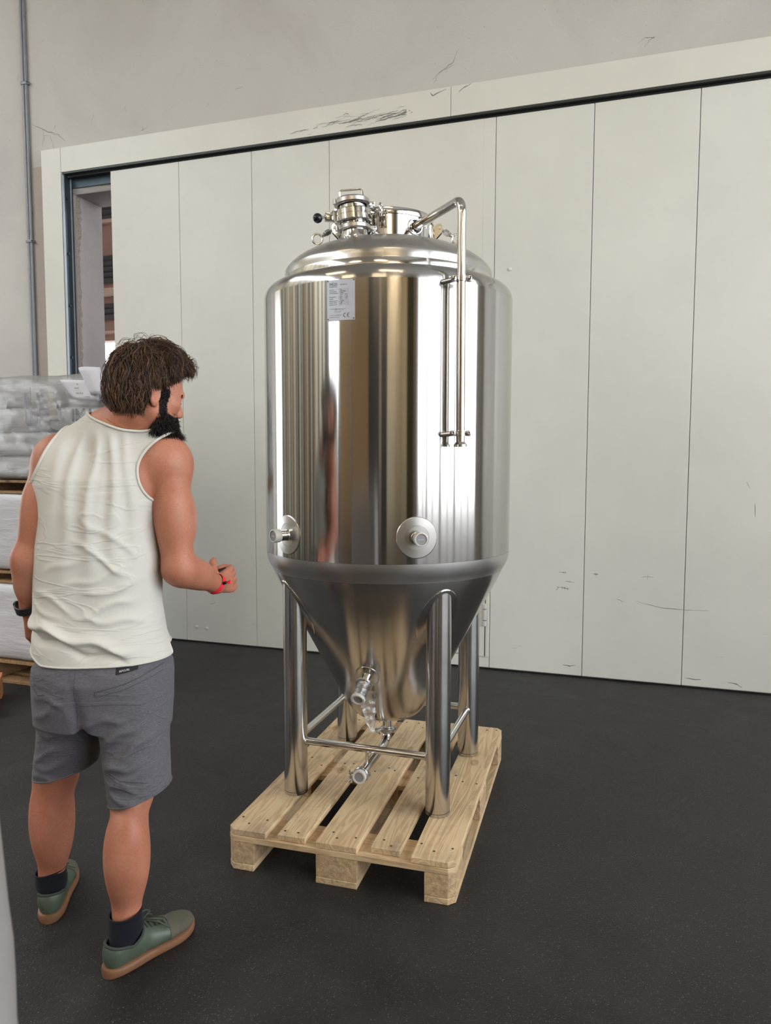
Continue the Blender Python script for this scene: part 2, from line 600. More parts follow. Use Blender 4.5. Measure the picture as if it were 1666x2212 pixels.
cracks = [
    ([(-4.545, 4.055), (-4.46, 4.01), (-4.36, 3.965), (-4.28, 3.93), (-4.225, 3.88)], 0.006),
    ([(-4.44, 4.0), (-4.43, 3.94), (-4.445, 3.86)], 0.003),
    ([(-4.44, 3.95), (-4.37, 3.94), (-4.345, 3.87), (-4.33, 3.8), (-4.38, 3.76), (-4.49, 3.70)], 0.003),
    ([(-4.345, 3.80), (-4.28, 3.84)], 0.003),
    ([(-4.33, 3.985), (-4.31, 4.02)], 0.003),
    ([(-3.95, 4.05), (-3.975, 3.98)], 0.002),
    ([(-3.66, 4.07), (-3.66, 4.02)], 0.002),
    ([(-3.50, 3.90), (-3.52, 3.87), (-3.47, 3.89)], 0.003),
    ([(-1.26, 3.90), (-1.19, 3.95), (-1.12, 3.99), (-1.09, 4.06)], 0.004),
    ([(-1.22, 3.93), (-1.12, 3.97)], 0.003),
    ([(-1.25, 3.87), (-1.23, 3.91)], 0.003),
    ([(0.02, 3.92), (0.06, 3.945), (0.115, 3.94), (0.08, 3.925), (0.06, 3.885)], 0.004),
    ([(-2.72, 4.05), (-2.66, 4.06)], 0.003),
    ([(-4.53, 4.93), (-4.60, 4.86)], 0.002),
    ([(-4.44, 3.42), (-4.39, 3.46), (-4.385, 3.55)], 0.004),
    ([(-4.42, 3.0), (-4.40, 2.9), (-4.43, 2.8)], 0.003),
    ([(-4.50, 2.35), (-4.44, 2.5), (-4.40, 2.58)], 0.003),
    ([(-4.66, 4.46), (-4.67, 4.40)], 0.003),
]
for pts, wd in cracks:
    mb = MB()
    ribbon(mb, pts, wd, WB - 0.0006, 0.006)
    obj('crack', mb, M_crack, wall_b, smooth=False)

# header fascia, left jamb board, guide rail
FN = WN - 0.03
f1 = MB(); wbox(f1, -4.184, -1.112, FN, WB, 3.603, 3.787, 0.002)
f2 = MB(); wbox(f2, -1.109, 3.6, FN, WB, 3.603, 3.787, 0.002)
f3 = MB(); wbox(f3, -4.37, -4.187, FN, WB, 0, 3.787, 0.002)
t1 = struct(obj('trim_1', f1, M_fascia, smooth=False))
struct(obj('trim_2', f2, M_fascia, smooth=False))
t3 = struct(obj('trim_3', f3, M_fascia, smooth=False))
mb = MB()
wbox(mb, -4.16, 3.6, FN + 0.004, WB, 3.590, 3.603)
wbox(mb, -4.16, 3.6, WN + 0.012, WB, 3.575, 3.590)
struct(obj('trim_4', mb, M_darkmetal, smooth=False))
# paint worn off the fascia
for k in range(60):
    u = random.betavariate(3.2, 1.3) * 1.05 - 2.42
    z = 3.655 + random.gauss(0, 0.018) + (u + 1.9) * 0.01
    ln = random.uniform(0.03, 0.16)
    if u + ln > -1.405: ln = max(0.01, -1.405 - u)
    mb = MB()
    ribbon(mb, [(u, z), (u + ln * 0.5, z + random.uniform(0, 0.012)), (u + ln, z + random.uniform(0.0, 0.02))], random.uniform(0.002, 0.007), FN - 0.0006, 0.003)
    obj('scuff_mark', mb, M_scuff, t1, smooth=False)
for pts in ([(-1.25, 3.765), (-1.23, 3.745), (-1.14, 3.775)], [(-1.06, 3.74), (-1.03, 3.765), (-0.98, 3.785)]):
    mb = MB(); ribbon(mb, pts, 0.007, FN - 0.0006, 0.003)
    obj('crack', mb, M_crack, t1, smooth=False)

# steel channel jamb inside the opening
mb = MB()
wbox(mb, -4.186, -4.178, FN + 0.003, WB - 0.002, 0, 3.59)
wbox(mb, -4.178, -4.166, WB - 0.016, WB - 0.002, 0, 3.59)
wbox(mb, -4.178, -3.0, WB - 0.016, WB - 0.002, 3.51, 3.59)
jm = struct(obj('trim_5', mb, M_bluesteel, smooth=False))
for z in (3.42, 3.0, 2.6, 2.2):
    mb = MB(); mb.cyl(wp(-4.180, WB - 0.055, z), wp(-4.170, WB - 0.055, z), 0.010, 12)
    obj('bolt', mb, M_darkmetal, jm)

for (u0, u1, n0, n1) in ((-4.1795, -4.1755, FN + 0.001, FN + 0.022), (-4.1775, -4.1660, WB - 0.018, WB - 0.0165)):
    mb = MB(); wbox(mb, u0, u1, n0, n1, 0, 3.585)
    obj('edge_strip', mb, plain('pale_blue_edge', srgb(176, 190, 200), 0.45), jm, smooth=False)
mb = MB(); wbox(mb, -4.555, -4.372, WB - 0.0012, WB, 0.0, 3.715)
obj('paint_patch', mb, plaster_mat('brown_plaster', srgb(184, 175, 167), srgb(172, 163, 156)), wall_b, smooth=False)
# broken plaster along the edge of the opening
mb = MB(); vs = []; rows = 60
for k in range(rows + 1):
    z = 3.46 - k * 0.028
    wv = (0.012 if k < 12 else 0.004 + 0.007 * max(0, noise.noise(Vector((k * 0.35, 2, 5))) + 0.15)) + 0.006 * noise.noise(Vector((k * 0.9, 7, 1)))
    a = -4.1425 + 0.004 * noise.noise(Vector((k * 0.7, 1, 9)))
    vs += [wp(-4.1418, WB - 0.004, z), wp(-4.1412 + 0.002 * noise.noise(Vector((k, 3, 3))), WB + 0.012 + max(0.0, wv) * 3.2, z)]
mb.add(vs, [(2 * k, 2 * k + 1, 2 * k + 3, 2 * k + 2) for k in range(rows)])
obj('broken_plaster', mb, plain('broken_plaster', srgb(150, 142, 136), 0.95, var=0.3, scale=60, bump=0.8, bscale=120), wall_b, smooth=False)
# sliding door: sheet panels side by side
door = thing('door_1', wp(-1.4, WN, 0), '', 'door')
del door['label'], door['category']
struct(door)
edges = [-3.755, -3.157, -2.56, -1.966, -0.822, -0.2205, 0.378, 0.9765, 1.575, 2.173]
for a, b in zip(edges[:-1], edges[1:]):
    mb = MB()
    if a < -1.9 and b > -1.0:       # the panel that holds the small wicket door
        g = 0.0018
        wbox(mb, a + g, -1.76, WN, WN + 0.05, 0.012, 3.572, 0.0015)
        wbox(mb, -1.76, -0.90, WN, WN + 0.05, 2.06, 3.572, 0.0)
        wbox(mb, -1.76, -0.90, WN, WN + 0.05, 0.012, 0.085, 0.0)
        wbox(mb, -0.90, b - g, WN, WN + 0.05, 0.012, 3.572, 0.0015)
    else:
        wbox(mb, a + 0.0018, b - 0.0018, WN, WN + 0.05, 0.012, 3.572, 0.0025)
    obj('panel', mb, M_panel, door, smooth=False)
mb = MB(); wbox(mb, -3.75, 2.17, WN + 0.012, WN + 0.045, 0.004, 3.57)
obj('core', mb, plain('joint_grey', srgb(110, 110, 106), 0.8), door, smooth=False)
wick = MB(); wbox(wick, -1.755, -0.905, WN + 0.008, WN + 0.04, 0.09, 2.055, 0.004)
wl = obj('wicket_leaf', wick, M_panel, door, smooth=False)
mb = MB()
wbox(mb, -0.905, -0.855, WN - 0.006, WN + 0.02, 0.085, 2.09, 0.002)
wbox(mb, -1.80, -1.755, WN - 0.006, WN + 0.02, 0.085, 2.09, 0.002)
wbox(mb, -1.80, -0.855, WN - 0.006, WN + 0.02, 2.055, 2.10, 0.002)
obj('wicket_frame', mb, M_fascia, door, smooth=False)
mb = MB(); wbox(mb, -0.848, -0.826, WN - 0.010, WN + 0.01, 0.085, 2.09, 0.002)
obj('wicket_frame', mb, M_fascia, door, smooth=False)
mb = MB(); wbox(mb, -0.856, -0.846, WN - 0.002, WN + 0.01, 0.088, 2.09)
obj('shadow_gap', mb, M_darkmetal, door, smooth=False)
for z in (0.37, 1.7):
    mb = MB()
    mb.cyl(wp(-0.853, WN - 0.014, z - 0.075), wp(-0.853, WN - 0.014, z + 0.075), 0.011, 14, 0.002)
    h = obj('hinge', mb, plain('hinge_paint', srgb(205, 203, 196), 0.4), door)
    mb = MB()
    for dz in (-0.035, 0.04):
        mb.cyl(wp(-0.853, WN - 0.014, z + dz - 0.002), wp(-0.853, WN - 0.014, z + dz + 0.002), 0.0118, 14)
    obj('knuckle_gap', mb, M_darkmetal, h)
# pencil and kick marks on the leaf
marks = [
    ([(-0.375, 0.682), (-0.33, 0.680)], 0.003), ([(-0.352, 0.686), (-0.345, 0.676)], 0.003), ([(-0.338, 0.686), (-0.333, 0.674)], 0.003),
    ([(-0.335, 0.624), (-0.28, 0.621)], 0.0035),
    ([(-0.395, 0.56), (-0.375, 0.583), (-0.39, 0.586)], 0.0035), ([(-0.375, 0.585), (-0.31, 0.575)], 0.0035),
    ([(-0.355, 0.59), (-0.352, 0.572)], 0.003), ([(-0.34, 0.588), (-0.336, 0.57)], 0.003), ([(-0.322, 0.585), (-0.318, 0.567)], 0.003),
    ([(-0.165, 0.681), (-0.13, 0.680)], 0.0035), ([(-0.15, 0.690), (-0.148, 0.668)], 0.003), ([(-0.142, 0.686), (-0.141, 0.672)], 0.003),
    ([(0.125, 0.676), (0.16, 0.681), (0.2, 0.678)], 0.002), ([(0.163, 0.692), (0.162, 0.664)], 0.002),
    ([(0.10, 0.52), (0.25, 0.49), (0.40, 0.485), (0.52, 0.49)], 0.003), ([(-0.02, 0.53), (0.03, 0.51)], 0.002),
    ([(-0.34, 0.075), (-0.30, 0.072), (-0.26, 0.078)], 0.005), ([(-0.31, 0.073), (-0.29, 0.065)], 0.004),
    ([(0.40, 0.06), (0.46, 0.055), (0.49, 0.06)], 0.006), ([(0.64, 0.055), (0.69, 0.05), (0.72, 0.03)], 0.005),
    ([(-2.95, 0.30), (-2.90, 0.32)], 0.003),
    ([(0.75, 1.15), (0.755, 1.07)], 0.003), ([(0.70, 1.28), (0.72, 1.24)], 0.002),
]
for pts, wd in marks:
    mb = MB(); ribbon(mb, pts, wd, WN - 0.0006, 0.0008)
    obj('pencil_mark', mb, M_pencil, door, smooth=False)
for (u, z) in ((-3.07, 0.12), (-2.98, 0.115), (-0.72, 2.62)):
    mb = MB(); mb.ball(wp(u, WN, z), (0.014, 0.006, 0.012), 8)
    obj('rivet', mb, M_fascia, door)

# twin conduit running up the wall, with saddle clips
pole = thing('wall_conduit', wp(-4.585, WB - 0.02, 0), 'pair of thin grey metal conduits running up the plaster wall beside the door jamb', 'conduit')
for du in (-0.013, 0.013):
    mb = MB(); mb.cyl(wp(-4.585 + du, WB - 0.016, 0.0), wp(-4.585 + du, WB - 0.016, HALL_H), 0.0125, 14)
    obj('pipe', mb, M_galv, pole)
for z in (1.6, 3.14, 4.36, 5.4):
    mb = MB(); wbox(mb, -4.617, -4.545, WB - 0.033, WB, z - 0.012, z + 0.012, 0.004)
    cl = obj('clip', mb, M_galv, pole)
    mb = MB(); mb.cyl(wp(-4.55, WB - 0.04, z), wp(-4.55, WB - 0.03, z), 0.007, 10)
    obj('screw', mb, M_darkmetal, cl)

# the room beyond the doorway: brick-coloured piers and louvred openings
M_pier = plain('pier_render', srgb(178, 150, 138), 0.85, scale=2)
M_louvre = plain('louvre_metal', srgb(96, 100, 106), 0.5, 0.4)
mb = MB()
FB = WN + 5.5
wbox(mb, -9.5, -2.0, FB, FB + 0.2, 3.32, 6.2)
wbox(mb, -9.5, -2.0, FB, FB + 0.2, 0.0, 2.2)
wbox(mb, -6.0, -2.0, FB, FB + 0.2, 2.2, 3.32)
wf = struct(obj('wall_far', mb, M_pier, smooth=False))
mb = MB(); wbox(mb, -9.5, -9.3, WB + 0.26, FB, 0, 6.2); struct(obj('wall_far_left', mb, M_pier, smooth=False))
for zc, h in ((5.55, 0.55), (4.52, 0.48), (3.83, 0.28)):
    for k in range(int(h / 0.09)):
        z = zc - h / 2 + 0.09 * k
        mb = MB()
        mb.box((0, 0, 0), (3.2, 0.02, 0.09), WNM @ Matrix.Translation((-7.9, FB - 0.05, z)) @ Matrix.Rotation(0.6, 4, 'X'))
        obj('slat', mb, M_louvre, wf, smooth=False)
for z0, z1 in ((5.20, 5.26), (4.02, 4.16), (3.42, 3.47)):
    mb = MB(); wbox(mb, -9.3, -6.4, FB - 0.08, FB, z0, z1, 0.005)
    obj('ledge', mb, plain('pale_ledge', srgb(216, 196, 180), 0.8), wf, smooth=False)
mb = MB(); wbox(mb, -2.0, -1.8, WB + 0.26, FB - 2.4, 0, 6.2); struct(obj('wall_far_blocker', mb, M_pier, smooth=False))  # unseen wall added to cut the daylight in the far room
mb = MB(); wbox(mb, -12, -2, WB + 0.26, FB + 3, 6.4, 6.6); struct(obj('ceiling_far', mb, M_ceil, smooth=False))

# rest of the hall, behind the camera: it lights the scene and shows in the steel
def wall_with_hole(name, mk, lo, hi, z1, hole, m):
    mb = MB()
    a, b, c, d = hole
    mk(mb, lo, a, 0, z1); mk(mb, b, hi, 0, z1); mk(mb, a, b, d, z1)
    if c > 0.06: mk(mb, a, b, 0, c)
    return struct(obj(name, mb, m, smooth=False))
wr = wall_with_hole('wall_right', lambda mb, a, b, z0, z1: wbox(mb, HALL_R, HALL_R + 0.25, a, b, z0, z1), HALL_B, WB, HALL_H, GATE, M_plaster)
wl_ = wall_with_hole('wall_left', lambda mb, a, b, z0, z1: wbox(mb, HALL_L - 0.25, HALL_L, a, b, z0, z1), HALL_B, WB, HALL_H, DOORL, M_cream)
wr_ = wall_with_hole('wall_rear', lambda mb, a, b, z0, z1: wbox(mb, a, b, HALL_B - 0.25, HALL_B, z0, z1), HALL_L, HALL_R, HALL_H, STRIP, M_cream)
mb = MB()
nn0 = HALL_B - 0.3
for (a, b) in SKY:
    wbox(mb, HALL_L - 0.3, HALL_R + 0.3, nn0, a, HALL_H, HALL_H + 0.2)
    wbox(mb, HALL_L - 0.3, SKYU[0], a, b, HALL_H, HALL_H + 0.2)
    wbox(mb, SKYU[1], HALL_R + 0.3, a, b, HALL_H, HALL_H + 0.2)
    nn0 = b
wbox(mb, HALL_L - 0.3, HALL_R + 0.3, nn0, WB + 0.2, HALL_H, HALL_H + 0.2)
ceil = struct(obj('ceiling', mb, M_ceil, smooth=False))
# gate posts, mullions and the bays of the rear and side walls
M_post = plain('gate_post', srgb(150, 150, 152), 0.5, 0.2)
M_board = plain('white_boarding', srgb(240, 230, 208), 0.7)
M_olive = plain('olive_curtain', srgb(70, 68, 44), 0.8)
M_mauve = plain('mauve_boarding', srgb(168, 154, 152), 0.8)
M_greytan = plain('grey_tan_boarding', srgb(150, 136, 118), 0.8)
for n, hw in ((-3.2, 0.03), (-2.55, 0.10), (-1.6, 0.03), (-0.55, 0.12), (0.4, 0.03), (1.25, 0.10), (2.1, 0.03), (2.95, 0.05)):
    mb = MB(); wbox(mb, HALL_R + 0.05, HALL_R + 0.16, n - hw, n + hw, GATE[2], GATE[3])
    obj('post', mb, M_post, wr, smooth=False)
mb = MB(); wbox(mb, HALL_R - 0.04, HALL_R, GATE[0], GATE[1], 0.0, GATE[2], 0.01)
obj('dado', mb, plain('white_dado', srgb(226, 228, 232), 0.6), wr, smooth=False)
for k in range(1, 4):
    u = STRIP[0] + (STRIP[1] - STRIP[0]) * k / 4
    mb = MB(); wbox(mb, u - 0.05, u + 0.05, HALL_B - 0.16, HALL_B - 0.06, STRIP[2], STRIP[3])
    obj('mullion', mb, M_post, wr_, smooth=False)
for (u0, u1, m, z1) in ((-8.9, -8.6, M_darkbay, 3.3), (-7.7, -7.5, M_darkbay, 3.3), (-6.9, -6.8, M_darkbay, 3.3), (-6.3, -5.95, M_darkbay, 3.3), (-5.9, -3.9, M_tan, 4.6), (-3.88, -3.55, M_greytan, 4.6), (-3.5, -0.72, M_tan, 4.6), (-0.62, 1.05, M_darkbay, 5.0), (1.1, 1.5, M_mauve, 5.0), (1.55, 2.45, M_darkbay, 5.0), (2.5, 4.2, M_board, 5.0), (4.25, 5.4, M_board, 5.0)):
    mb = MB(); wbox(mb, u0, u1, HALL_B, HALL_B + 0.18, 0, z1)
    obj('bay', mb, m, wr_, smooth=False)
for (n0, n1, m) in ((-8.2, -7.4, M_darkbay), (-6.6, -6.4, M_darkbay), (-5.4, -5.2, M_darkbay), (-4.3, -3.9, M_tan), (-3.75, -3.68, M_darkbay), (-2.85, -2.75, M_darkbay), (-1.3, -1.2, M_darkbay), (-3.2, -3.05, M_darkbay), (-2.4, -1.9, M_tan), (-1.75, -1.6, M_darkbay), (-0.75, -0.5, M_darkbay), (-0.25, -0.15, M_darkbay), (0.35, 0.6, M_tan), (0.9, 1.0, M_darkbay), (1.5, 1.55, M_darkbay), (1.8, 2.1, M_greytan), (2.55, 2.75, M_darkbay)):
    mb = MB(); wbox(mb, HALL_L, HALL_L + 0.18, n0, n1, 0, HALL_H)
    obj('bay', mb, m, wl_, smooth=False)
for (n0, n1, m) in ((-8.4, -6.7, M_board), (-6.6, -5.0, M_olive), (-4.95, -4.35, M_greytan)):
    mb = MB(); wbox(mb, HALL_R - 0.18, HALL_R, n0, n1, 0, HALL_H)
    obj('bay', mb, m, wr, smooth=False)

# warm tube lamps under the ceiling; rear right pair added to brighten that corner
M_tube, _nt2, _p2, _, _ = nodes('warm_tube')
_p2.inputs['Emission Color'].default_value = (1.0, 0.80, 0.52, 1)
_p2.inputs['Emission Strength'].default_value = 16.0
for k, (u, n) in enumerate(((-3.2, -0.6), (0.4, -0.6), (-3.2, -4.6), (0.4, -4.6), (3.2, -6.2), (3.2, -7.2))):
    mb = MB(); wbox(mb, u - 0.75, u + 0.75, n - 0.06, n + 0.06, HALL_H - 0.9, HALL_H - 0.84, 0.01)
    h = obj('lamp_housing', mb, M_post, ceil)
    mb = MB(); mb.cyl(wp(u - 0.72, n, HALL_H - 0.925), wp(u + 0.72, n, HALL_H - 0.925), 0.022, 12)
    obj('lamp_tube', mb, M_tube, h)
    mb = MB()
    for du in (-0.6, 0.6):
        mb.cyl(wp(u + du, n, HALL_H - 0.84), wp(u + du, n, HALL_H), 0.006, 6)
    obj('lamp_rod', mb, M_post, h)
# ------------------------------------------------------------------ pallets
M_wood = wood('pallet_pine', srgb(218, 192, 154), srgb(158, 118, 78))
M_woodend = plain('pallet_block', srgb(190, 162, 126), 0.85, var=0.28, scale=55, bump=0.5, bscale=120)
M_nail = plain('nail_head', srgb(78, 66, 56), 0.6, 0.3)
M_woodold = wood('old_pallet', srgb(172, 140, 104), srgb(112, 82, 58))

def make_pallet(label, M4, m_board, m_block, L=1.2, W=0.8, detail=True, group=None, z=0.0):
    """local x 0..W across, y 0..L along the top boards; M4 places it"""
    base = M4 @ Vector((W / 2, L / 2, 0))
    root = thing('wooden_pallet', base, label, 'pallet', group)
    rot = M4.to_quaternion().to_euler()
    def part(name, x0, x1, y0, y1, z0, z1, mat, cut=None, along='y'):
        cx, cy = (x0 + x1) / 2, (y0 + y1) / 2
        hx, hy = (x1 - x0) / 2, (y1 - y0) / 2
        c = 0.022
        P = []
        for sx, sy, q in ((-1, -1, 'a'), (1, -1, 'b'), (1, 1, 'c'), (-1, 1, 'd')):
            if cut and q in cut:
                if q in 'ac':
                    P += [(sx * hx, sy * (hy - c)), (sx * (hx - c), sy * hy)] if q == 'a' else [(sx * hx, sy * (hy - c)), (sx * (hx - c), sy * hy)]
                else:
                    P += [(sx * (hx - c), sy * hy), (sx * hx, sy * (hy - c))]
            else:
                P.append((sx * hx, sy * hy))
        if along == 'x':      # so the grain (local y) follows the board
            P = [(y, -x) for x, y in P]
        b = bmesh.new()
        lo = [b.verts.new((x, y, z0)) for x, y in P]
        hi = [b.verts.new((x, y, z1)) for x, y in P]
        b.faces.new(lo[::-1]); b.faces.new(hi)
        for k in range(len(P)):
            k2 = (k + 1) % len(P)
            b.faces.new((lo[k], lo[k2], hi[k2], hi[k]))
        bmesh.ops.recalc_face_normals(b, faces=b.faces)
        bmesh.ops.bevel(b, geom=b.edges[:], offset=0.0018, segments=1, affect='EDGES')
        for v in b.verts:
            v.co += Vector((random.uniform(-1, 1), random.uniform(-1, 1), random.uniform(-1, 1))) * 0.0006
        me = bpy.data.meshes.new(name)
        b.to_mesh(me); b.free()
        o = link_mesh(name, me, mat, root)
        lz = 0
        o.location = (M4 @ Vector((cx, cy, 0))) - base
        e = rot.copy()
        if along == 'x':
            e.z += pi / 2
        o.rotation_euler = e
        return o
    ws = [0.145, 0.1, 0.145, 0.1, 0.145]
    gap = (W - sum(ws)) / 4
    x = 0
    tops = []
    for k, wd in enumerate(ws):
        y0 = [0, 0.008, 0.0, 0.022, 0.0][k] + 0.001
        y1 = L - [0, 0.004, 0.012, 0.0, 0.002][k]
        cut = {0: 'ad', 4: 'bc'}.get(k)
        part('top_board', x, x + wd, y0, y1, 0.122, 0.144 + random.uniform(-0.0005, 0.0), m_board, cut)
        tops.append((x, wd))
        x += wd + gap
    for y in (0.0, (L - 0.145) / 2, L - 0.145):
        part('cross_board', 0, W, y, y + 0.145, 0.1, 0.1215, m_board, {0.0: 'ab', L - 0.145: 'cd'}.get(y), along='x')
        for xx, wd in ((0, 0.1), ((W - 0.145) / 2, 0.145), (W - 0.1, 0.1)):
            cut = ''
            if y == 0.0 and xx == 0: cut = 'a'
            if y == 0.0 and xx > W / 2 + 0.1: cut = 'b'
            if y > L / 2 and xx == 0: cut = 'd'
            if y > L / 2 and xx > W / 2 + 0.1: cut = 'c'
            part('block', xx, xx + wd, y + 0.002, y + 0.143, 0.0225, 0.0995, m_block, cut)
    for xx, wd, ct in ((0, 0.1, 'ad'), ((W - 0.145) / 2, 0.145, None), (W - 0.1, 0.1, 'bc')):
        part('bottom_board', xx, xx + wd, 0.001, L, 0.0, 0.022, m_board, ct)
    if detail:
        mb = MB()
        for xx, wd in tops:
            for y in (0.07, L / 2, L - 0.07):
                for k in range(3 if wd > 0.12 else 2):
                    px = xx + wd * ((k + 0.6) / (3.2 if wd > 0.12 else 2.2)) + random.uniform(-0.012, 0.012)
                    py = y + random.uniform(-0.04, 0.04)
                    p = M4 @ Vector((px, py, 0.1437))
                    mb.cyl(p, p + Vector((0, 0, 0.001)), 0.0042, 8)
        stuff(obj('nails', mb, M_nail, root))
    return root

PYAW = 0.280968
PM = Matrix.Translation((-0.546714, 2.437403, 0)) @ Matrix.Rotation(-PYAW, 4, 'Z')
make_pallet('pale pine pallet standing on the dark floor under the steel tank', PM, M_wood, M_woodend)
# ------------------------------------------------------------------ the stainless fermenting tank
AX, AY, PZ = 0.008, 2.925, 0.144
TA = Matrix.Translation((AX, AY, 0))
M_jacket = steel('jacket_steel', (0.51, 0.497, 0.48), 0.125, 0.95, 'Z', 0.25, rvar=0.01)
M_shoulder = steel('shoulder_steel', (0.50, 0.488, 0.475), 0.17, 0.8, 'Z', 0.25, rvar=0.02)
M_dome = steel('dome_steel', (0.56, 0.55, 0.535), 0.27, 0.5, 'Z', 0.25, rvar=0.03)
M_polish = steel('polished_steel', (0.66, 0.645, 0.62), 0.12, rvar=0.03)
M_satin = steel('satin_steel', (0.60, 0.585, 0.57), 0.34, 0.3, 'Z', 0.25, rvar=0.04)
M_cone = steel('cone_steel', (0.58, 0.56, 0.54), 0.2, 0.85, 'Z', 0.25, rvar=0.03)
M_leg = steel('leg_steel', (0.60, 0.585, 0.57), 0.2, 0.75, 'Z', 0.25, rvar=0.03)
M_disc = steel('brushed_disc', (0.63, 0.61, 0.58), 0.26, rvar=0.03)
M_bright = steel('bright_fitting', (0.70, 0.69, 0.67), 0.1, rvar=0.03)
M_dull = steel('cast_fitting', (0.50, 0.49, 0.48), 0.3, rvar=0.04)
M_seam = plain('seam_dark', srgb(44, 42, 42), 0.5)
M_black = plain('black_ball', srgb(18, 20, 32), 0.25)
M_cap = plain('white_plastic_cap', srgb(206, 202, 198), 0.35, var=0.02, Subsurface_Weight=0.15)
M_capin = plain('grey_cap_face', srgb(142, 142, 148), 0.5, var=0.03)

tank = thing('fermenting_tank', (AX, AY, PZ), 'tall stainless steel conical fermenting tank on four round legs on a pallet', 'tank')

def lathe_obj(name, prof, mat, M=TA, seg=128, parent=tank, angle=30):
    mb = MB(); mb.lathe(prof, M, seg)
    return obj(name, mb, mat, parent, angle=angle)

jacket = lathe_obj('jacket', [(0.482, 1.062), (0.482, 1.3), (0.482, 1.7), (0.482, 2.012)], M_jacket)
lathe_obj('lower_band', [(0.482, 1.0615), (0.4812, 1.048), (0.4775, 1.030), (0.470, 1.012), (0.459, 0.993), (0.4585, 0.9905)], M_satin)
lathe_obj('shoulder', [(0.482, 2.0122), (0.4812, 2.024), (0.4785, 2.036), (0.4735, 2.047), (0.466, 2.056), (0.456, 2.063), (0.442, 2.0675), (0.428, 2.069), (0.403, 2.0695)], M_shoulder)
lathe_obj('rim', [(0.4045, 2.0690), (0.4035, 2.073), (0.4022, 2.0745), (0.4022, 2.100), (0.4018, 2.101)], M_polish)
dp = [(0.402 * t, 2.126 + 0.118 * max(0.0, 1 - t ** 2.6) ** 0.7) for t in [1, 0.995, 0.985, 0.97, 0.95, 0.92, 0.88, 0.83, 0.77, 0.7, 0.62, 0.53, 0.43, 0.32, 0.2, 0.1, 0.02]]
lathe_obj('dome', [(0.4020, 2.1005), (0.4018, 2.112)] + dp, M_dome)
mb = MB()
def dome_z(r):
    return 2.126 + 0.118 * max(0.0, 1 - (r / 0.402) ** 2.6) ** 0.7
def cone_r(z):
    return 0.4377 - 0.53 * (0.946 - z)
cone = lathe_obj('cone', [(0.4575, 0.9895), (0.4545, 0.981), (cone_r(0.946), 0.946), (cone_r(0.8), 0.8), (cone_r(0.6), 0.6), (cone_r(0.46), 0.46), (0.163, 0.434), (0.147, 0.410), (0.126, 0.390), (0.100, 0.378), (0.07, 0.374), (0.02, 0.373)], M_cone)

# legs with pads on the cone and cross bars between them
TH, LH = 0.308, 0.2785
LX, LY = 0.009, 2.897          # centre of the feet = the vessel's final axis
def rot2(x, y):
    return (LX + x * cos(TH) + y * sin(TH), LY - x * sin(TH) + y * cos(TH))
legs = [rot2(-LH, -LH), rot2(LH, -LH), rot2(LH, LH), rot2(-LH, LH)]
def cone_patch(ang, zc, rt, rh, off, thick, n=48):
    """oval plate lying on the cone, rounded edge"""
    mb = MB()
    R0 = cone_r(zc)
    vs, fs = [], []
    rings = [(0.001, off), (0.5, off), (0.92, off), (0.985, off * 0.8), (1.0, off * 0.35), (1.0, -0.004)]
    for (q, h) in rings:
        for k in range(n):
            a = 2 * pi * k / n
            s, t = q * rt * cos(a), q * rh * sin(a)
            r = R0 + t
            z = zc + t / 0.53
            an = ang + s / r
            vs.append((AX + (r + h * 0.884) * sin(an), AY - (r + h * 0.884) * cos(an), z - h * 0.468))
    for i in range(len(rings) - 1):
        for k in range(n):
            k2 = (k + 1) % n
            fs.append((i * n + k, i * n + k2, (i + 1) * n + k2, (i + 1) * n + k))
    return mb.add(vs, fs)
for (x, y) in legs:
    mb = MB()
    mb.tube([(x, y, PZ), (x, y, PZ + 0.0005), (x, y, PZ + 0.003), (x, y, 0.5), (x, y, 0.966)], [0.040, 0.0435, 0.0445, 0.0445, 0.0445], 48)
    lg = obj('leg', mb, M_leg, tank, origin=(x, y, PZ))
    mb = MB(); mb.tube([(x, y, PZ + 0.012), (x, y, PZ + 0.0135)], 0.0447, 48, caps=False)
    obj('foot_seam', mb, M_seam, lg)
    an = math.atan2(x - LX, -(y - LY))
    pd = obj('leg_pad', cone_patch(an, 0.850, 0.078, 0.059, 0.0035, 0.004), M_cone, tank)
for i in range(4):
    a, b = Vector((*legs[i], 0.3475)), Vector((*legs[(i + 1) % 4], 0.3475))
    d = (b - a).normalized()
    mb = MB(); mb.cyl(a + d * 0.040, b - d * 0.040, 0.0137, 24)
    obj('cross_bar', mb, steel('bar_steel', (0.66, 0.645, 0.62), 0.16, rvar=0.02), tank)
    for q, s in ((a, 1), (b, -1)):
        mb = MB()
        mb.tube([q + d * s * 0.0415, q + d * s * 0.0445, q + d * s * 0.047], [0.0165, 0.0158, 0.0138], 24, caps=False)
        obj('weld', mb, M_dull, tank)

# rating plate, bent to the jacket
PA0, PA1, PZ0, PZ1 = radians(-25.1), radians(-13.4), 1.8765, 2.0095
def jk(a, z, off=0.0):
    r = 0.482 + off
    return Vector((AX + r * sin(a), AY - r * cos(a), z))
mb = MB()
n = 12
vs, fs = [], []
for side, off in ((0, 0.0022), (1, 0.0002)):
    for j in (0, 1):
        for k in range(n + 1):
            vs.append(jk(PA0 + (PA1 - PA0) * k / n, (PZ0, PZ1)[j], off))
m_ = n + 1
for k in range(n):
    fs.append((k, k + 1, m_ + k + 1, m_ + k))
    fs.append((m_ + k, m_ + k + 1, 3 * m_ + k + 1, 3 * m_ + k))
    fs.append((k, 2 * m_ + k, 2 * m_ + k + 1, k + 1))
fs.append((0, m_, 3 * m_, 2 * m_)); fs.append((n, 2 * m_ + n, 3 * m_ + n, m_ + n))
mb.add(vs, fs)
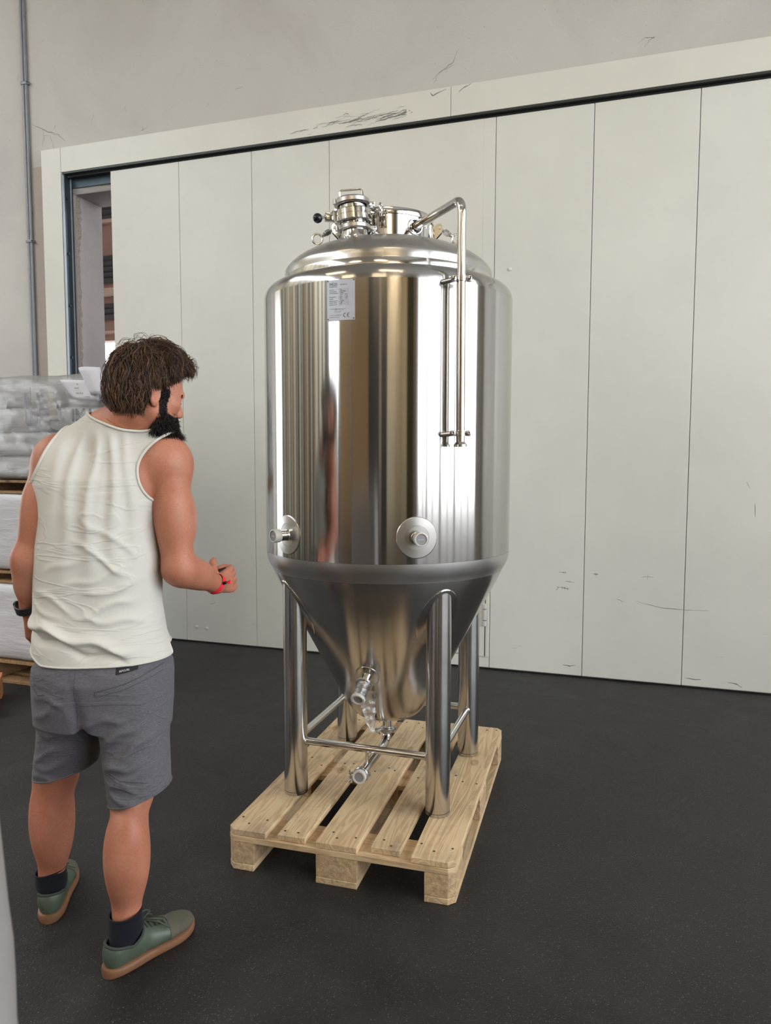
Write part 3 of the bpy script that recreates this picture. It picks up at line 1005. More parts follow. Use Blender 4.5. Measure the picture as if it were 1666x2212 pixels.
M_plate = plain('plate_metal', srgb(188, 192, 204), 0.42, 0.35, var=0.05, scale=20)
plate = obj('rating_plate', mb, M_plate, tank)
plate['label'] = 'small silver rating plate with black lettering'
M_ink = plain('plate_ink', srgb(50, 50, 58), 0.6)
M_inkl = plain('plate_ink_faint', srgb(110, 112, 122), 0.6)
PWID = (PA1 - PA0) * 0.484
def plate_wrap(o):
    """bend flat lettering (x along plate, y up) onto the jacket"""
    b = base_of(o.parent)
    for v in o.data.vertices:
        p = v.co
        q = jk(PA0 + p.x / 0.484, PZ0 + p.y, 0.0024 + p.z)
        v.co = q - b
def ptext(s, x, y, size, mat, name='lettering', bold=0.0):
    b = base_of(plate)
    o = text_mesh(s, size, mat, Matrix.Translation(b) @ Matrix.Translation((x, y, 0)), name, plate, 0.00005, bold)
    plate_wrap(o)
    return o
def prect(x0, y0, x1, y1, wd, mat, name='ruled_box'):
    mb = MB()
    for (a, b, c, d) in ((x0, y0, x1, y0 + wd), (x0, y1 - wd, x1, y1), (x0, y0, x0 + wd, y1), (x1 - wd, y0, x1, y1)):
        m = 4
        vs = []
        for k in range(m + 1):
            for y in (b, d):
                q = jk(PA0 + (a + (c - a) * k / m) / 0.484, PZ0 + y, 0.0025)
                vs.append(q)
        mb.add(vs, [(2 * k, 2 * k + 2, 2 * k + 3, 2 * k + 1) for k in range(m)])
    return obj(name, mb, mat, plate, smooth=False)
ptext('M', 0.0085, 0.1125, 0.0165, M_ink)
ptext("'", 0.0205, 0.1175, 0.0140, M_ink)
ptext('CET', 0.0245, 0.1155, 0.0068, M_ink)
prect(0.0230, 0.1135, 0.0370, 0.1225, 0.0008, M_ink)
prect(0.0085, 0.1095, 0.0375, 0.1107, 0.0006, M_ink)
ptext('Fermenter', 0.0480, 0.1150, 0.0060, M_ink)
rows = [('Model Nr.', 0.0990, '10 L'), ('Serial Number', 0.0935, '2021 0040'), ('Vol.& Headspace', 0.0880, '1200 L')]
for s, y, v in rows:
    ptext(s, 0.0085, y, 0.0046, M_ink)
    ptext(v, 0.0475, y, 0.0046, M_ink)
    prect(0.0445, y - 0.0015, 0.0770, y + 0.0042, 0.0004, M_inkl)
ptext('Inner', 0.0475, 0.0825, 0.0044, M_ink); ptext('Jacket', 0.0640, 0.0830, 0.0044, M_ink)
for s, y, v, v2 in (('Temperature', 0.0760, '80', '120'), ('Volume', 0.0700, '50', '20')):
    ptext(s, 0.0085, y, 0.0046, M_ink)
    ptext(v, 0.0485, y, 0.0046, M_ink); ptext(v2, 0.0680, y, 0.0046, M_ink)
    prect(0.0445, y - 0.0013, 0.0580, y + 0.0040, 0.0004, M_inkl); prect(0.0640, y - 0.0013, 0.0770, y + 0.0040, 0.0004, M_inkl)
for s, y, v in (('Design Pressure', 0.0630, '2.0 bar'), ('Vessel Volume', 0.0570, '100'), ('Number of Set', 0.0510, '15')):
    ptext(s, 0.0085, y, 0.0046, M_ink)
    ptext(v, 0.0490, y, 0.0046, M_ink)
    prect(0.0445, y - 0.0013, 0.0770, y + 0.0042, 0.0004, M_inkl)
ptext('Certified CE/PED pressure vessel', 0.0110, 0.0370, 0.0042, M_inkl)
ptext('1200 L fermenter tank', 0.0270, 0.0335, 0.0036, M_inkl)
ptext('Made in China', 0.0270, 0.0275, 0.0042, M_inkl)
ptext('www.brewery equipment', 0.0095, 0.0165, 0.0042, M_inkl)
ptext('Manufacturer number', 0.0095, 0.0100, 0.0042, M_inkl)
def ring_arc(cx, cy, r, a0, a1, wd):
    mb = MB(); vs = []; m = 20
    for k in range(m + 1):
        a = a0 + (a1 - a0) * k / m
        for rr in (r - wd, r):
            vs.append(jk(PA0 + (cx + rr * cos(a)) / 0.484, PZ0 + cy + rr * sin(a), 0.0026))
    return mb.add(vs, [(2 * k, 2 * k + 2, 2 * k + 3, 2 * k + 1) for k in range(m)])
obj('lettering', ring_arc(0.0665, 0.0165, 0.0072, radians(80), radians(280), 0.0016), M_ink, plate, smooth=False)
obj('lettering', ring_arc(0.0795, 0.0165, 0.0072, radians(80), radians(280), 0.0016), M_ink, plate, smooth=False)
mb = MB()
mb.add([jk(PA0 + x / 0.484, PZ0 + y, 0.0026) for x, y in ((0.0728, 0.0157), (0.0788, 0.0157), (0.0788, 0.0173), (0.0728, 0.0173))], [(0, 1, 2, 3)])
obj('lettering', mb, M_ink, plate, smooth=False)
for a in (0.03, 0.97):
    for b in (0.04, 0.975):
        mb = MB()
        q = jk(PA0 + (PA1 - PA0) * a, PZ0 + (PZ1 - PZ0) * b, 0.0022)
        mb.ball(q, (0.0022, 0.0022, 0.0022), 6)
        obj('rivet', mb, M_seam, plate)

# jacket ports
def jacket_port(deg, z):
    a = radians(deg)
    M = frame(jk(a, z), (sin(a), -cos(a), 0))
    mb = MB(); n = 64
    vs, fs = [], []
    rings = [(0.018, 0.0035), (0.04, 0.0035), (0.0405, 0.002), (0.0418, 0.002), (0.0422, 0.0035), (0.069, 0.0032), (0.0715, 0.0015), (0.072, -0.002)]
    for (r, h) in rings:
        for k in range(n):
            t = 2 * pi * k / n
            vs.append(jk(a + r * cos(t) / 0.482, z + r * sin(t), h))
    for i in range(len(rings) - 1):
        for k in range(n):
            k2 = (k + 1) % n
            fs.append((i * n + k, i * n + k2, (i + 1) * n + k2, (i + 1) * n + k))
    mb.add(vs, fs)
    pt = obj('port', mb, M_disc, tank, angle=20)
    mb = MB(); mb.lathe([(0.0235, 0.0), (0.0205, 0.004), (0.0195, 0.010), (0.0195, 0.052)], M, 40)
    obj('stub', mb, M_bright, pt)
    mb = MB(); mb.lathe([(0.0201, 0.036), (0.0232, 0.0365), (0.0238, 0.039), (0.0238, 0.060), (0.0228, 0.063), (0.0195, 0.0635), (0.0185, 0.062)], M, 40)
    obj('cap', mb, M_cap, pt)['label'] = 'white plastic end cap'
    mb = MB(); mb.lathe([(0.0186, 0.0622), (0.017, 0.0605), (0.0005, 0.0605)], M, 40)
    obj('cap_face', mb, M_capin, pt)
    tt = text_mesh('DN25', 0.008, M_cap, M @ Matrix.Rotation(-pi / 2, 4, 'Z') @ Matrix.Translation((-0.0105, -0.003, 0.0606)), 'lettering', pt, 0.0001)
    return pt
jacket_port(11.6, 1.153)
jacket_port(-48.3, 1.145)

# clamp with wing nut; local z is the pipe axis
def tri_clamp(name, M, r, h, parent, side=0.0, lug=1.0):
    mb = MB()
    mb.lathe([(r * 0.80, -h), (r * 0.92, -h), (r, -h * 0.65), (r, h * 0.65), (r * 0.92, h), (r * 0.80, h)], M, 48)
    c = obj(name, mb, M_dull, parent)
    R = M @ Matrix.Rotation(side, 4, 'Z')
    mb = MB()
    for s in (-1, 1):
        mb.box((r + 0.010 * lug, s * 0.009 * lug, 0), (0.024 * lug, 0.008 * lug, h * 1.6), R, 0.002)
    obj('clamp_lug', mb, M_dull, c)
    mb = MB()
    mb.cyl(R @ Vector((r + 0.016 * lug, -0.022 * lug, 0)), R @ Vector((r + 0.016 * lug, 0.034 * lug, 0)), 0.0032 * lug, 10)
    for s in (-1, 1):
        mb.cyl(R @ Vector((r + 0.016 * lug, 0.020 * lug, 0)), R @ Vector((r + 0.016 * lug + s * 0.008 * lug, 0.030 * lug, s * 0.010 * lug)), 0.0036 * lug, 8)
    mb.cyl(R @ Vector((r + 0.016 * lug, 0.014 * lug, 0)), R @ Vector((r + 0.016 * lug, 0.024 * lug, 0)), 0.0062 * lug, 10)
    obj('wing_nut', mb, M_bright, c)
    mb = MB()
    for s in (-1, 1):
        mb.cyl(R @ Vector((-r - 0.004, s * 0.004 * lug, -h * 0.8)), R @ Vector((-r - 0.004, s * 0.004 * lug, h * 0.8)), 0.0045 * lug, 10)
    obj('clamp_hinge', mb, M_dull, c)
    return c

# manway neck with its lip, swing bolts
MC = Vector((0.003, 2.99, 0))
MM = Matrix.Translation(MC)
mw = lathe_obj('manway_neck', [(0.186, 2.195), (0.1825, 2.215), (0.182, 2.225), (0.182, 2.329), (0.179, 2.330), (0.179, 2.3335), (0.1845, 2.334), (0.1850, 2.336), (0.1850, 2.355), (0.184, 2.357), (0.168, 2.357), (0.168, 2.345), (0.05, 2.362), (0.004, 2.365)], M_polish, MM, 96)
def swing_bolt(deg, droop, ln, handle=True):
    a = radians(deg)
    out = Vector((sin(a), -cos(a), 0))
    tan = Vector((cos(a), sin(a), 0))
    c = MC + out * 0.182 + Vector((0, 0, 2.330))
    M = Matrix((out, tan, Vector((0, 0, 1)))).transposed().to_4x4()
    M.translation = c
    mb = MB()
    for s in (-1, 1):       # bracket cheeks
        mb.prism([(-0.004, -0.050), (0.012, -0.046), (0.036, -0.020), (0.038, 0.004), (0.030, 0.012), (0.014, 0.008), (-0.004, -0.006)], M @ Vector((0, s * 0.013 - 0.002, 0)), out, Vector((0, 0, 1)), tan, 0.004)
    mb.box((0.004, 0, -0.027), (0.010, 0.03, 0.044), M, 0.002)
    br = obj('swing_bolt_bracket', mb, M_bright, tank, angle=30)
    mb = MB(); mb.cyl(M @ Vector((0.027, -0.020, -0.004)), M @ Vector((0.027, 0.020, -0.004)), 0.0062, 12, 0.001)
    obj('pivot_pin', mb, M_dull, br)
    p0 = M @ Vector((0.027, 0, -0.004))
    d = (out * cos(droop) - Vector((0, 0, 1)) * sin(droop)).normalized()
    mb = MB()       # threaded rod
    path, rad = [], []
    for k in range(41):
        path.append(p0 + d * ln * k / 40); rad.append(0.0062 if k % 2 else 0.0050)
    mb.tube(path, rad, 12)
    rd = obj('threaded_rod', mb, M_dull, br)
    mb = MB()
    MN = frame(p0 + d * ln * 0.55, d)
    mb.lathe([(0.006, -0.012), (0.0125, -0.011), (0.0125, 0.008), (0.0095, 0.010), (0.0095, 0.018), (0.006, 0.0185)], MN, 6)
    obj('nut', mb, M_bright, br, angle=20)
    mb = MB()
    side = tan if deg < 0 or deg > 20 else tan
    ec = p0 + d * (ln + 0.020)
    e1, e2 = d, Vector((0, 0, 1)).cross(tan).normalized()
    e2 = d.cross(tan).normalized()
    ring = [ec + d * 0.0195 * cos(2 * pi * k / 32) + e2 * 0.0195 * sin(2 * pi * k / 32) for k in range(32)]
    mb.tube(ring, 0.0045, 12, closed=True)
    obj('eye', mb, M_bright, br)
swing_bolt(-86, 0.55, 0.060)
swing_bolt(86, 0.55, 0.060)
swing_bolt(-5, 0.15, 0.050)

# butterfly valve standing on the dome, left of the manway
BV = Matrix.Translation((-0.1155, 2.765, 2.215)) @ Matrix.Rotation(radians(-5.0), 4, 'Y')
mb = MB(); mb.lathe([(0.056, -0.004), (0.051, 0.006), (0.0485, 0.016), (0.0485, 0.05)], BV, 48)
st = obj('valve_stub', mb, M_bright, tank)
tri_clamp('clamp', BV @ Matrix.Translation((0, 0, 0.047)), 0.062, 0.0098, tank, side=0.25)
mb = MB(); mb.lathe([(0.0485, 0.056), (0.0485, 0.072), (0.0485, 0.11), (0.0485, 0.134)], BV, 48)
obj('valve_spool', mb, M_bright, tank)
mb = MB()
mb.lathe([(0.05, 0.0665), (0.066, 0.067), (0.069, 0.069), (0.069, 0.0865), (0.068, 0.0875), (0.068, 0.0885), (0.069, 0.0895), (0.069, 0.1055), (0.066, 0.1085), (0.05, 0.109)], BV, 64)
vb = obj('valve_body', mb, M_polish, tank)
for k in range(4):
    mb = MB()
    a = radians(25 + 90 * k)
    p = BV @ Vector((0.071 * sin(a), -0.071 * cos(a), 0.064))
    q = BV @ Vector((0.071 * sin(a), -0.071 * cos(a), 0.112))
    mb.cyl(p, q, 0.0075, 12, 0.0015)
    mb.lathe([(0.0001, 0.105), (0.0105, 0.105), (0.0105, 0.112), (0.0001, 0.112)], BV @ Matrix.Translation((0.071 * sin(a), -0.071 * cos(a), 0)), 6)
    obj('valve_bolt', mb, M_bright, vb, angle=20)
d = Vector((-0.97, -0.22, 0)).normalized()
p0 = BV @ Vector((d.x * 0.066, d.y * 0.066, 0.088))
mb = MB(); mb.box((0.018, 0, 0), (0.042, 0.030, 0.030), Matrix.Translation(p0) @ Vector((1, 0, 0)).rotation_difference(d).to_matrix().to_4x4(), 0.004)
obj('handle_block', mb, M_polish, vb)
p1 = p0 + d * 0.036
p2 = Vector((-0.2505, 2.735, 2.2905))
mb = MB(); mb.tube([p1, p2], [0.0055, 0.0045], 14)
vh = obj('handle_rod', mb, M_bright, vb)
mb = MB(); mb.ball(p2, 0.0175, 18)
obj('handle_ball', mb, M_black, vb)['label'] = 'round black handle knob'
tri_clamp('clamp', BV @ Matrix.Translation((0, 0, 0.139)), 0.0655, 0.0102, tank, side=0.45)
mb = MB(); mb.lathe([(0.06, 0.146), (0.058, 0.152), (0.03, 0.1525), (0.0005, 0.1525)], BV, 48)
lid = obj('lid', mb, M_polish, tank)
mb = MB()
hp = [Vector((-0.042, 0, 0.150)), Vector((-0.042, 0, 0.178)), Vector((-0.0405, 0, 0.183)), Vector((-0.036, 0, 0.1865)), Vector((-0.030, 0, 0.187)), Vector((0.030, 0, 0.187)), Vector((0.036, 0, 0.1865)), Vector((0.0405, 0, 0.183)), Vector((0.042, 0, 0.178)), Vector((0.042, 0, 0.150))]
mb.tube([BV @ q for q in hp], 0.0036, 12)
obj('lid_handle', mb, M_bright, lid)

# cleaning pipe: from the manway neck, out and down the jacket
b0 = Vector((0.107, 2.842, 2.292))
vert = Vector((0.2468, 2.4465, 0))
bend = Vector((0.2455, 2.4465, 2.262))
dd = (bend - b0).normalized()
path = [b0 - dd * 0.02, b0, b0 + dd * 0.1]
rb = 0.045
for k in range(13):
    t = k / 12
    A_, B_, C_ = bend - dd * rb, bend, bend - Vector((0, 0, rb))
    path.append(A_ * (1 - t) ** 2 + B_ * 2 * t * (1 - t) + C_ * t * t)
path += [Vector((0.2458, 2.4465, 2.0)), Vector((0.2470, 2.4465, 1.7)), Vector((0.2485, 2.4465, 1.462))]
mb = MB(); mb.tube(path, 0.0148, 32)
M_pipe = steel('pipe_steel', (0.66, 0.645, 0.62), 0.13, rvar=0.02)
pipe = obj('cleaning_pipe', mb, M_pipe, tank, angle=50)
mb = MB(); mb.lathe([(0.0149, 1.476), (0.017, 1.472), (0.0225, 1.4665), (0.0228, 1.459), (0.0135, 1.458), (0.0135, 1.47)], Matrix.Translation((0.2485, 2.4465, 0)), 36)
obj('pipe_ferrule', mb, M_bright, pipe)
MF = frame(b0 + dd * 0.004, dd, Vector((1, 0, 0)))
mb = MB(); mb.lathe([(0.022, -0.09), (0.020, -0.02), (0.018, 0.0), (0.0152, 0.03)], MF, 32)
obj('nozzle', mb, M_bright, tank)
tri_clamp('clamp', MF, 0.031, 0.007, tank, side=0.3, lug=0.75)
for z in (2.0075, 1.5036):     # saddle clamps on stand-off studs
    c = Vector((0.2458 + (2.0 - z) * 0.0038, 2.4465, z))
    mb = MB(); mb.lathe([(0.0150, -0.0095), (0.0185, -0.0085), (0.0185, 0.0085), (0.0150, 0.0095)], Matrix.Translation(c), 32)
    cl = obj('pipe_clamp', mb, M_bright, tank)
    tdir = Vector((cos(radians(5)), sin(radians(5)), 0))
    M = Matrix((tdir, Vector((-tdir.y, tdir.x, 0)), Vector((0, 0, 1)))).transposed().to_4x4()
    M.translation = c
    for s in (-1, 1):
        mb = MB()
        mb.box((s * 0.0255, -0.004, 0), (0.017, 0.010, 0.0185), M, 0.002)
        mb.box((s * 0.0255, 0.007, 0), (0.017, 0.0125, 0.0165), M, 0.002)
        obj('clamp_lug', mb, M_dull, cl)
    for s in (-1, 1):
        mb = MB()
        mb.lathe([(0.0028, 0.0), (0.0028, 0.006), (0.0042, 0.007), (0.0058, 0.0065), (0.0058, 0.0), (0.004, -0.002)], frame(M @ Vector((s * 0.0265, -0.010, 0.0005)), -Vector((M[0][1], M[1][1], 0))), 16)
        obj('socket_screw', mb, M_bright, cl)
    ja = math.atan2(c.x - 0.030 - AX, -(c.y - AY))
    foot = jk(ja - 0.03, z - 0.004)
    mb = MB(); mb.tube([c + Vector((-0.022, 0.006, 0)), foot], 0.0085, 16)
    sd = obj('stand_off', mb, M_dull, cl)

# sample outlet low on the cone, wrapped in crinkled film
oa = radians(-17.2)
oz = 0.606
orr = cone_r(oz)
onrm = Vector((sin(oa) * 0.884, -cos(oa) * 0.884, -0.468))
oc = Vector((AX + orr * sin(oa), AY - orr * cos(oa), oz))
op = obj('outlet_plate', cone_patch(oa, oz, 0.047, 0.0225, 0.0035, 0.004), M_cone, tank)
MO = frame(oc, onrm)
mb = MB(); mb.lathe([(0.022, -0.004), (0.018, 0.006), (0.0172, 0.012), (0.0172, 0.038), (0.0300, 0.040), (0.0308, 0.043), (0.0308, 0.047), (0.028, 0.050), (0.0215, 0.052), (0.0215, 0.110)], MO, 40)
obj('outlet_stub', mb, M_bright, op)
mb = MB(); mb.lathe([(0.0218, 0.112), (0.0262, 0.1125), (0.0268, 0.115), (0.0268, 0.121), (0.0255, 0.1235), (0.0205, 0.124), (0.0165, 0.121)], MO, 40)
cp = obj('cap', mb, M_cap, op)
cp['label'] = 'white plastic end cap'
mb = MB(); mb.lathe([(0.0168, 0.1212), (0.0150, 0.1185), (0.0005, 0.1185)], MO, 40)
obj('cap_face', mb, M_capin, op)

# bottom outlet: spool, clamp, elbow towards the front with a capped end
bo = Vector((AX, AY, 0))
mb = MB(); mb.lathe([(0.024, 0.375), (0.0185, 0.368), (0.0182, 0.318), (0.027, 0.315), (0.027, 0.312)], Matrix.Translation(bo), 36)
obj('outlet_spool', mb, M_bright, tank)
tri_clamp('clamp', Matrix.Translation(bo + Vector((0, 0, 0.309))), 0.0305, 0.0075, tank, side=radians(195), lug=0.85)
e0, e1 = Vector((AX, AY, 0.302)), Vector((-0.0885, 2.600, 0.262))
hd = Vector((e1.x - AX, e1.y - AY, 0)).normalized()
corner = Vector((AX, AY, 0.262))
path = [e0]
A_, C_ = corner + Vector((0, 0, 0.037)), corner + hd * 0.075
for k in range(15):
    t = k / 14
    path.append(A_ * (1 - t) ** 2 + corner * 2 * t * (1 - t) + C_ * t * t)
path.append(e1)
mb = MB(); mb.tube(path, 0.0175, 32)
el = obj('drain_elbow', mb, M_pipe, tank, angle=50)
ME = frame(e1, hd)
mb = MB(); mb.lathe([(0.0176, -0.012), (0.0235, -0.003), (0.0235, 0.014), (0.019, 0.014)], ME, 36)
obj('drain_ferrule', mb, M_bright, el)
tri_clamp('clamp', ME, 0.0285, 0.0070, tank, side=radians(100), lug=0.85)
mb = MB(); mb.lathe([(0.0205, 0.008), (0.0248, 0.009), (0.0256, 0.011), (0.0256, 0.026), (0.0245, 0.028), (0.0205, 0.0285), (0.0175, 0.027)], ME, 40)
obj('cap', mb, M_cap, el)['label'] = 'white plastic end cap'
mb = MB(); mb.lathe([(0.0178, 0.0272), (0.0165, 0.0255), (0.0005, 0.0255)], ME, 40)
obj('cap_face', mb, M_capin, el)
t_ = 0.79
rp = corner.lerp(e1, t_)
bar_y = legs[0][1] + (legs[1][1] - legs[0][1]) * (rp.x - legs[0][0]) / (legs[1][0] - legs[0][0])

# crinkled clear film round the outlet
def film_mat():
    m, nt, p, n, l = nodes('clear_film')
    tr = N(nt, 'ShaderNodeBsdfTransparent')
    gl = N(nt, 'ShaderNodeBsdfGlossy', Roughness=0.12)
    gl.inputs['Color'].default_value = (0.95, 0.95, 0.95, 1)
    df = N(nt, 'ShaderNodeBsdfDiffuse')
    df.inputs['Color'].default_value = (0.75, 0.75, 0.75, 1)
    tc = N(nt, 'ShaderNodeTexCoord')
    no = N(nt, 'ShaderNodeTexNoise', Scale=34.0, Detail=5.0, Roughness=0.6)
    l.new(tc.outputs['Object'], no.inputs['Vector'])
    b = N(nt, 'ShaderNodeBump', Strength=1.0, Distance=0.01)
    l.new(no.outputs['Fac'], b.inputs['Height'])
    l.new(b.outputs[0], gl.inputs['Normal'])
    fr = N(nt, 'ShaderNodeFresnel', IOR=1.5)
    l.new(b.outputs[0], fr.inputs['Normal'])
    m1 = N(nt, 'ShaderNodeMixShader')
    m1.inputs[0].default_value = 0.10
    l.new(tr.outputs[0], m1.inputs[1]); l.new(df.outputs[0], m1.inputs[2])
    m2 = N(nt, 'ShaderNodeMixShader')
    mm = N(nt, 'ShaderNodeMath', operation='MULTIPLY_ADD')
    mm.inputs[1].default_value = 1.9
    mm.inputs[2].default_value = 0.10
    mm.use_clamp = True
    l.new(fr.outputs[0], mm.inputs[0])
    l.new(mm.outputs[0], m2.inputs[0])
    l.new(m1.outputs[0], m2.inputs[1]); l.new(gl.outputs[0], m2.inputs[2])
    l.new(m2.outputs[0], nt.nodes['Material Output'].inputs[0])
    return m
M_film = film_mat()
mb = MB()
vs, fs = [], []
nu, nv = 40, 26
for j in range(nv + 1):
    v = j / nv
    for k in range(nu):
        a = 2 * pi * k / nu
        r = 0.033 - 0.009 * min(1, v * 5) + 0.0022 * noise.noise(Vector((cos(a) * 2.2, sin(a) * 2.2, v * 9)))
        q = MO @ Vector((r * cos(a), r * sin(a), 0.042 + 0.070 * v))
        q += Vector((noise.noise(q * 90), noise.noise(q * 90 + Vector((7, 0, 0))), noise.noise(q * 90 + Vector((0, 9, 0))))) * 0.0015
        vs.append(q)
for j in range(nv):
    for k in range(nu):
        k2 = (k + 1) % nu
        fs.append((j * nu + k, j * nu + k2, (j + 1) * nu + k2, (j + 1) * nu + k))
mb.add(vs, fs)
wrap = thing('plastic_bag', oc + onrm * 0.08, 'clear crinkled plastic bag hanging off the low outlet of the tank cone', 'bag')
obj('sleeve', mb, M_film, wrap)
mb = MB()          # hanging tail of the bag
vs, fs = [], []
top = MO @ Vector((0, 0, 0.075))
for j in range(nv + 1):
    v = j / nv
    c = top + Vector((0.018 + 0.022 * v, -0.005 - 0.012 * v, -0.015 - 0.135 * v))
    for k in range(nu):
        a = 2 * pi * k / nu
        wd = (0.030 * (1 - v) + 0.008) * (1 + 0.25 * noise.noise(Vector((v * 5, 3, 1))))
        dp_ = 0.016 * (1 - v) + 0.005
        q = c + Vector((wd * cos(a), dp_ * sin(a), 0.010 * sin(a * 2) * (1 - v)))
        q += Vector((noise.noise(q * 55), noise.noise(q * 55 + Vector((7, 0, 0))), noise.noise(q * 55 + Vector((0, 9, 0))))) * 0.005
        vs.append(q)
for j in range(nv):
    for k in range(nu):
        k2 = (k + 1) % nu
        fs.append((j * nu + k, j * nu + k2, (j + 1) * nu + k2, (j + 1) * nu + k))
mb.add(vs, fs)
obj('tail', mb, M_film, wrap)

# the vessel was drawn a touch too large on an axis a little too far back: bring it onto the feet and to size
VZ = 1.43
VS = Matrix.Translation((LX, LY, VZ)) @ Matrix.Scale(0.9904, 4) @ Matrix.Translation((-AX, -AY, -VZ))
def walk(o):
    for c in o.children:
        yield c
        yield from walk(c)
done = set()
for root in (tank, wrap):
    T0 = Matrix.Translation(root.location)
    for o in walk(root):
        if o.name.split('.')[0] in ('leg', 'cross_bar', 'weld', 'foot_seam') or o.data.name in done:
            continue
        done.add(o.data.name)
        o.data.transform(T0.inverted() @ VS @ T0)
rp = VS @ rp
bar_y = legs[0][1] + (legs[1][1] - legs[0][1]) * (rp.x - legs[0][0]) / (legs[1][0] - legs[0][0])
mb = MB(); mb.cyl((rp.x, bar_y, 0.345), (rp.x, rp.y, 0.275), 0.0062, 16)
obj('support_rod', mb, M_bright, tank)
# ------------------------------------------------------------------ stacked pallets of white sacks at the left
M_sack = plain('white_sack', srgb(226, 228, 231), 0.45, var=0.04, scale=4, bump=0.25, bscale=14, stretch=(1, 1, 4))
M_sackgrey = plain('grey_film_top', srgb(216, 216, 214), 0.35, var=0.06, scale=6, bump=0.3, bscale=18)
M_paper = plain('paper', srgb(226, 228, 238), 0.8, var=0.01)
M_print = plain('sack_print', srgb(92, 94, 102), 0.7)
M_printl = plain('sack_print_pale', srgb(150, 154, 172), 0.7)
M_printy = plain('sack_print_yellow', srgb(206, 202, 178), 0.7)
def wrap_mat():
    m, nt, p, n, l = nodes('stretch_film')
    tr = N(nt, 'ShaderNodeBsdfTransparent')
    gl = N(nt, 'ShaderNodeBsdfGlossy', Roughness=0.10)
    df = N(nt, 'ShaderNodeBsdfDiffuse'); df.inputs['Color'].default_value = (0.85, 0.85, 0.86, 1)
    tc = N(nt, 'ShaderNodeTexCoord')
    mp = N(nt, 'ShaderNodeMapping'); mp.inputs['Scale'].default_value = (1, 1, 5)
    l.new(tc.outputs['Object'], mp.inputs[0])
    no = N(nt, 'ShaderNodeTexNoise', Scale=22.0, Detail=6.0, Roughness=0.68, Distortion=0.5)
    l.new(mp.outputs[0], no.inputs['Vector'])
    b = N(nt, 'ShaderNodeBump', Strength=1.0, Distance=0.02)
    l.new(no.outputs['Fac'], b.inputs['Height'])
    l.new(b.outputs[0], gl.inputs['Normal'])
    fr = N(nt, 'ShaderNodeFresnel', IOR=1.5)
    l.new(b.outputs[0], fr.inputs['Normal'])
    m1 = N(nt, 'ShaderNodeMixShader'); m1.inputs[0].default_value = 0.12
    l.new(tr.outputs[0], m1.inputs[1]); l.new(df.outputs[0], m1.inputs[2])
    mm = N(nt, 'ShaderNodeMath', operation='MULTIPLY_ADD'); mm.inputs[1].default_value = 0.75; mm.inputs[2].default_value = 0.02; mm.use_clamp = True
    l.new(fr.outputs[0], mm.inputs[0])
    m2 = N(nt, 'ShaderNodeMixShader')
    l.new(mm.outputs[0], m2.inputs[0]); l.new(m1.outputs[0], m2.inputs[1]); l.new(gl.outputs[0], m2.inputs[2])
    l.new(m2.outputs[0], nt.nodes['Material Output'].inputs[0])
    return m
M_wrap = wrap_mat()

def pillow(u0, u1, n0, n1, z0, z1, e=4.0, bulge=0.0, nz=(0.006, 7.0), seg=(26, 16), seed=0.0, zlim=None):
    """rounded, slightly crumpled block in the wall's frame (a filled sack or a wrapped load)"""
    mb = MB()
    c = ((u0 + u1) / 2, (n0 + n1) / 2, (z0 + z1) / 2)
    h = ((u1 - u0) / 2, (n1 - n0) / 2, (z1 - z0) / 2)
    b = bmesh.new()
    bmesh.ops.create_cube(b, size=2.0)
    bmesh.ops.subdivide_edges(b, edges=b.edges[:], cuts=seg[1], use_grid_fill=True)
    for v in b.verts:
        p = v.co.copy()
        q = (abs(p.x) ** e + abs(p.y) ** e + abs(p.z) ** e) ** (1 / e)
        p = p / q
        k = 1 + bulge * (1 - p.z * p.z)
        w3 = Vector((c[0] + p.x * h[0] * k, c[1] + p.y * h[1] * k, c[2] + p.z * h[2]))
        nn = noise.noise(Vector((w3.x * nz[1], w3.y * nz[1], w3.z * nz[1] * 2.5)) + Vector((seed, 0, 0))) + 0.5 * noise.noise(Vector((w3.x * nz[1] * 2, w3.y * nz[1] * 2, w3.z * nz[1] * 7)) + Vector((0, seed, 0)))
        d = Vector((p.x / h[0], p.y / h[1], p.z / h[2])).normalized()
        v.co = w3 + d * nn * nz[0]
        if zlim:
            v.co.z = min(max(v.co.z, zlim[0]), zlim[1])
    return mb.bm(b, WNM)

U0, U1, N0, N1 = -3.83, -2.79, 3.53, 3.95
levels = [(0.0, 0.148, 0.635), (0.635, 0.712, 1.192), (1.192, 1.275, 1.90)]
def low_pallet(z0, z1, label):
    """slim pallet: deck boards, stringers, under boards"""
    root = thing('wooden_pallet', wp((U0 + U1) / 2, (N0 + N1) / 2, z0), label, 'pallet')
    H = z1 - z0
    bd = 0.02 if H > 0.1 else 0.016
    k = 0
    for i in range(4):
        n0 = N0 + 0.006 + i * 0.105
        mb = MB(); wbox(mb, U0, U1, n0, n0 + 0.095, z1 - bd, z1 - 0.0005, 0.0015)
        obj('top_board', mb, M_woodold, root, smooth=False)
    for i in range(3):
        u = U0 + i * (U1 - U0 - 0.1) / 2
        mb = MB(); wbox(mb, u, u + 0.1, N0 + 0.01, N1 - 0.01, z0 + bd, z1 - bd, 0.0015)
        obj('stringer', mb, M_woodold, root, smooth=False)
    for i in range(3):
        n0 = N0 + 0.008 + i * (N1 - N0 - 0.116) / 2
        mb = MB(); wbox(mb, U0, U1, n0, n0 + 0.1, z0 + 0.0005, z0 + bd, 0.0015)
        obj('bottom_board', mb, M_woodold, root, smooth=False)
    return root
names = ['on the floor under the lowest wrapped load', 'between the lowest and the middle wrapped load', 'under the topmost wrapped load']
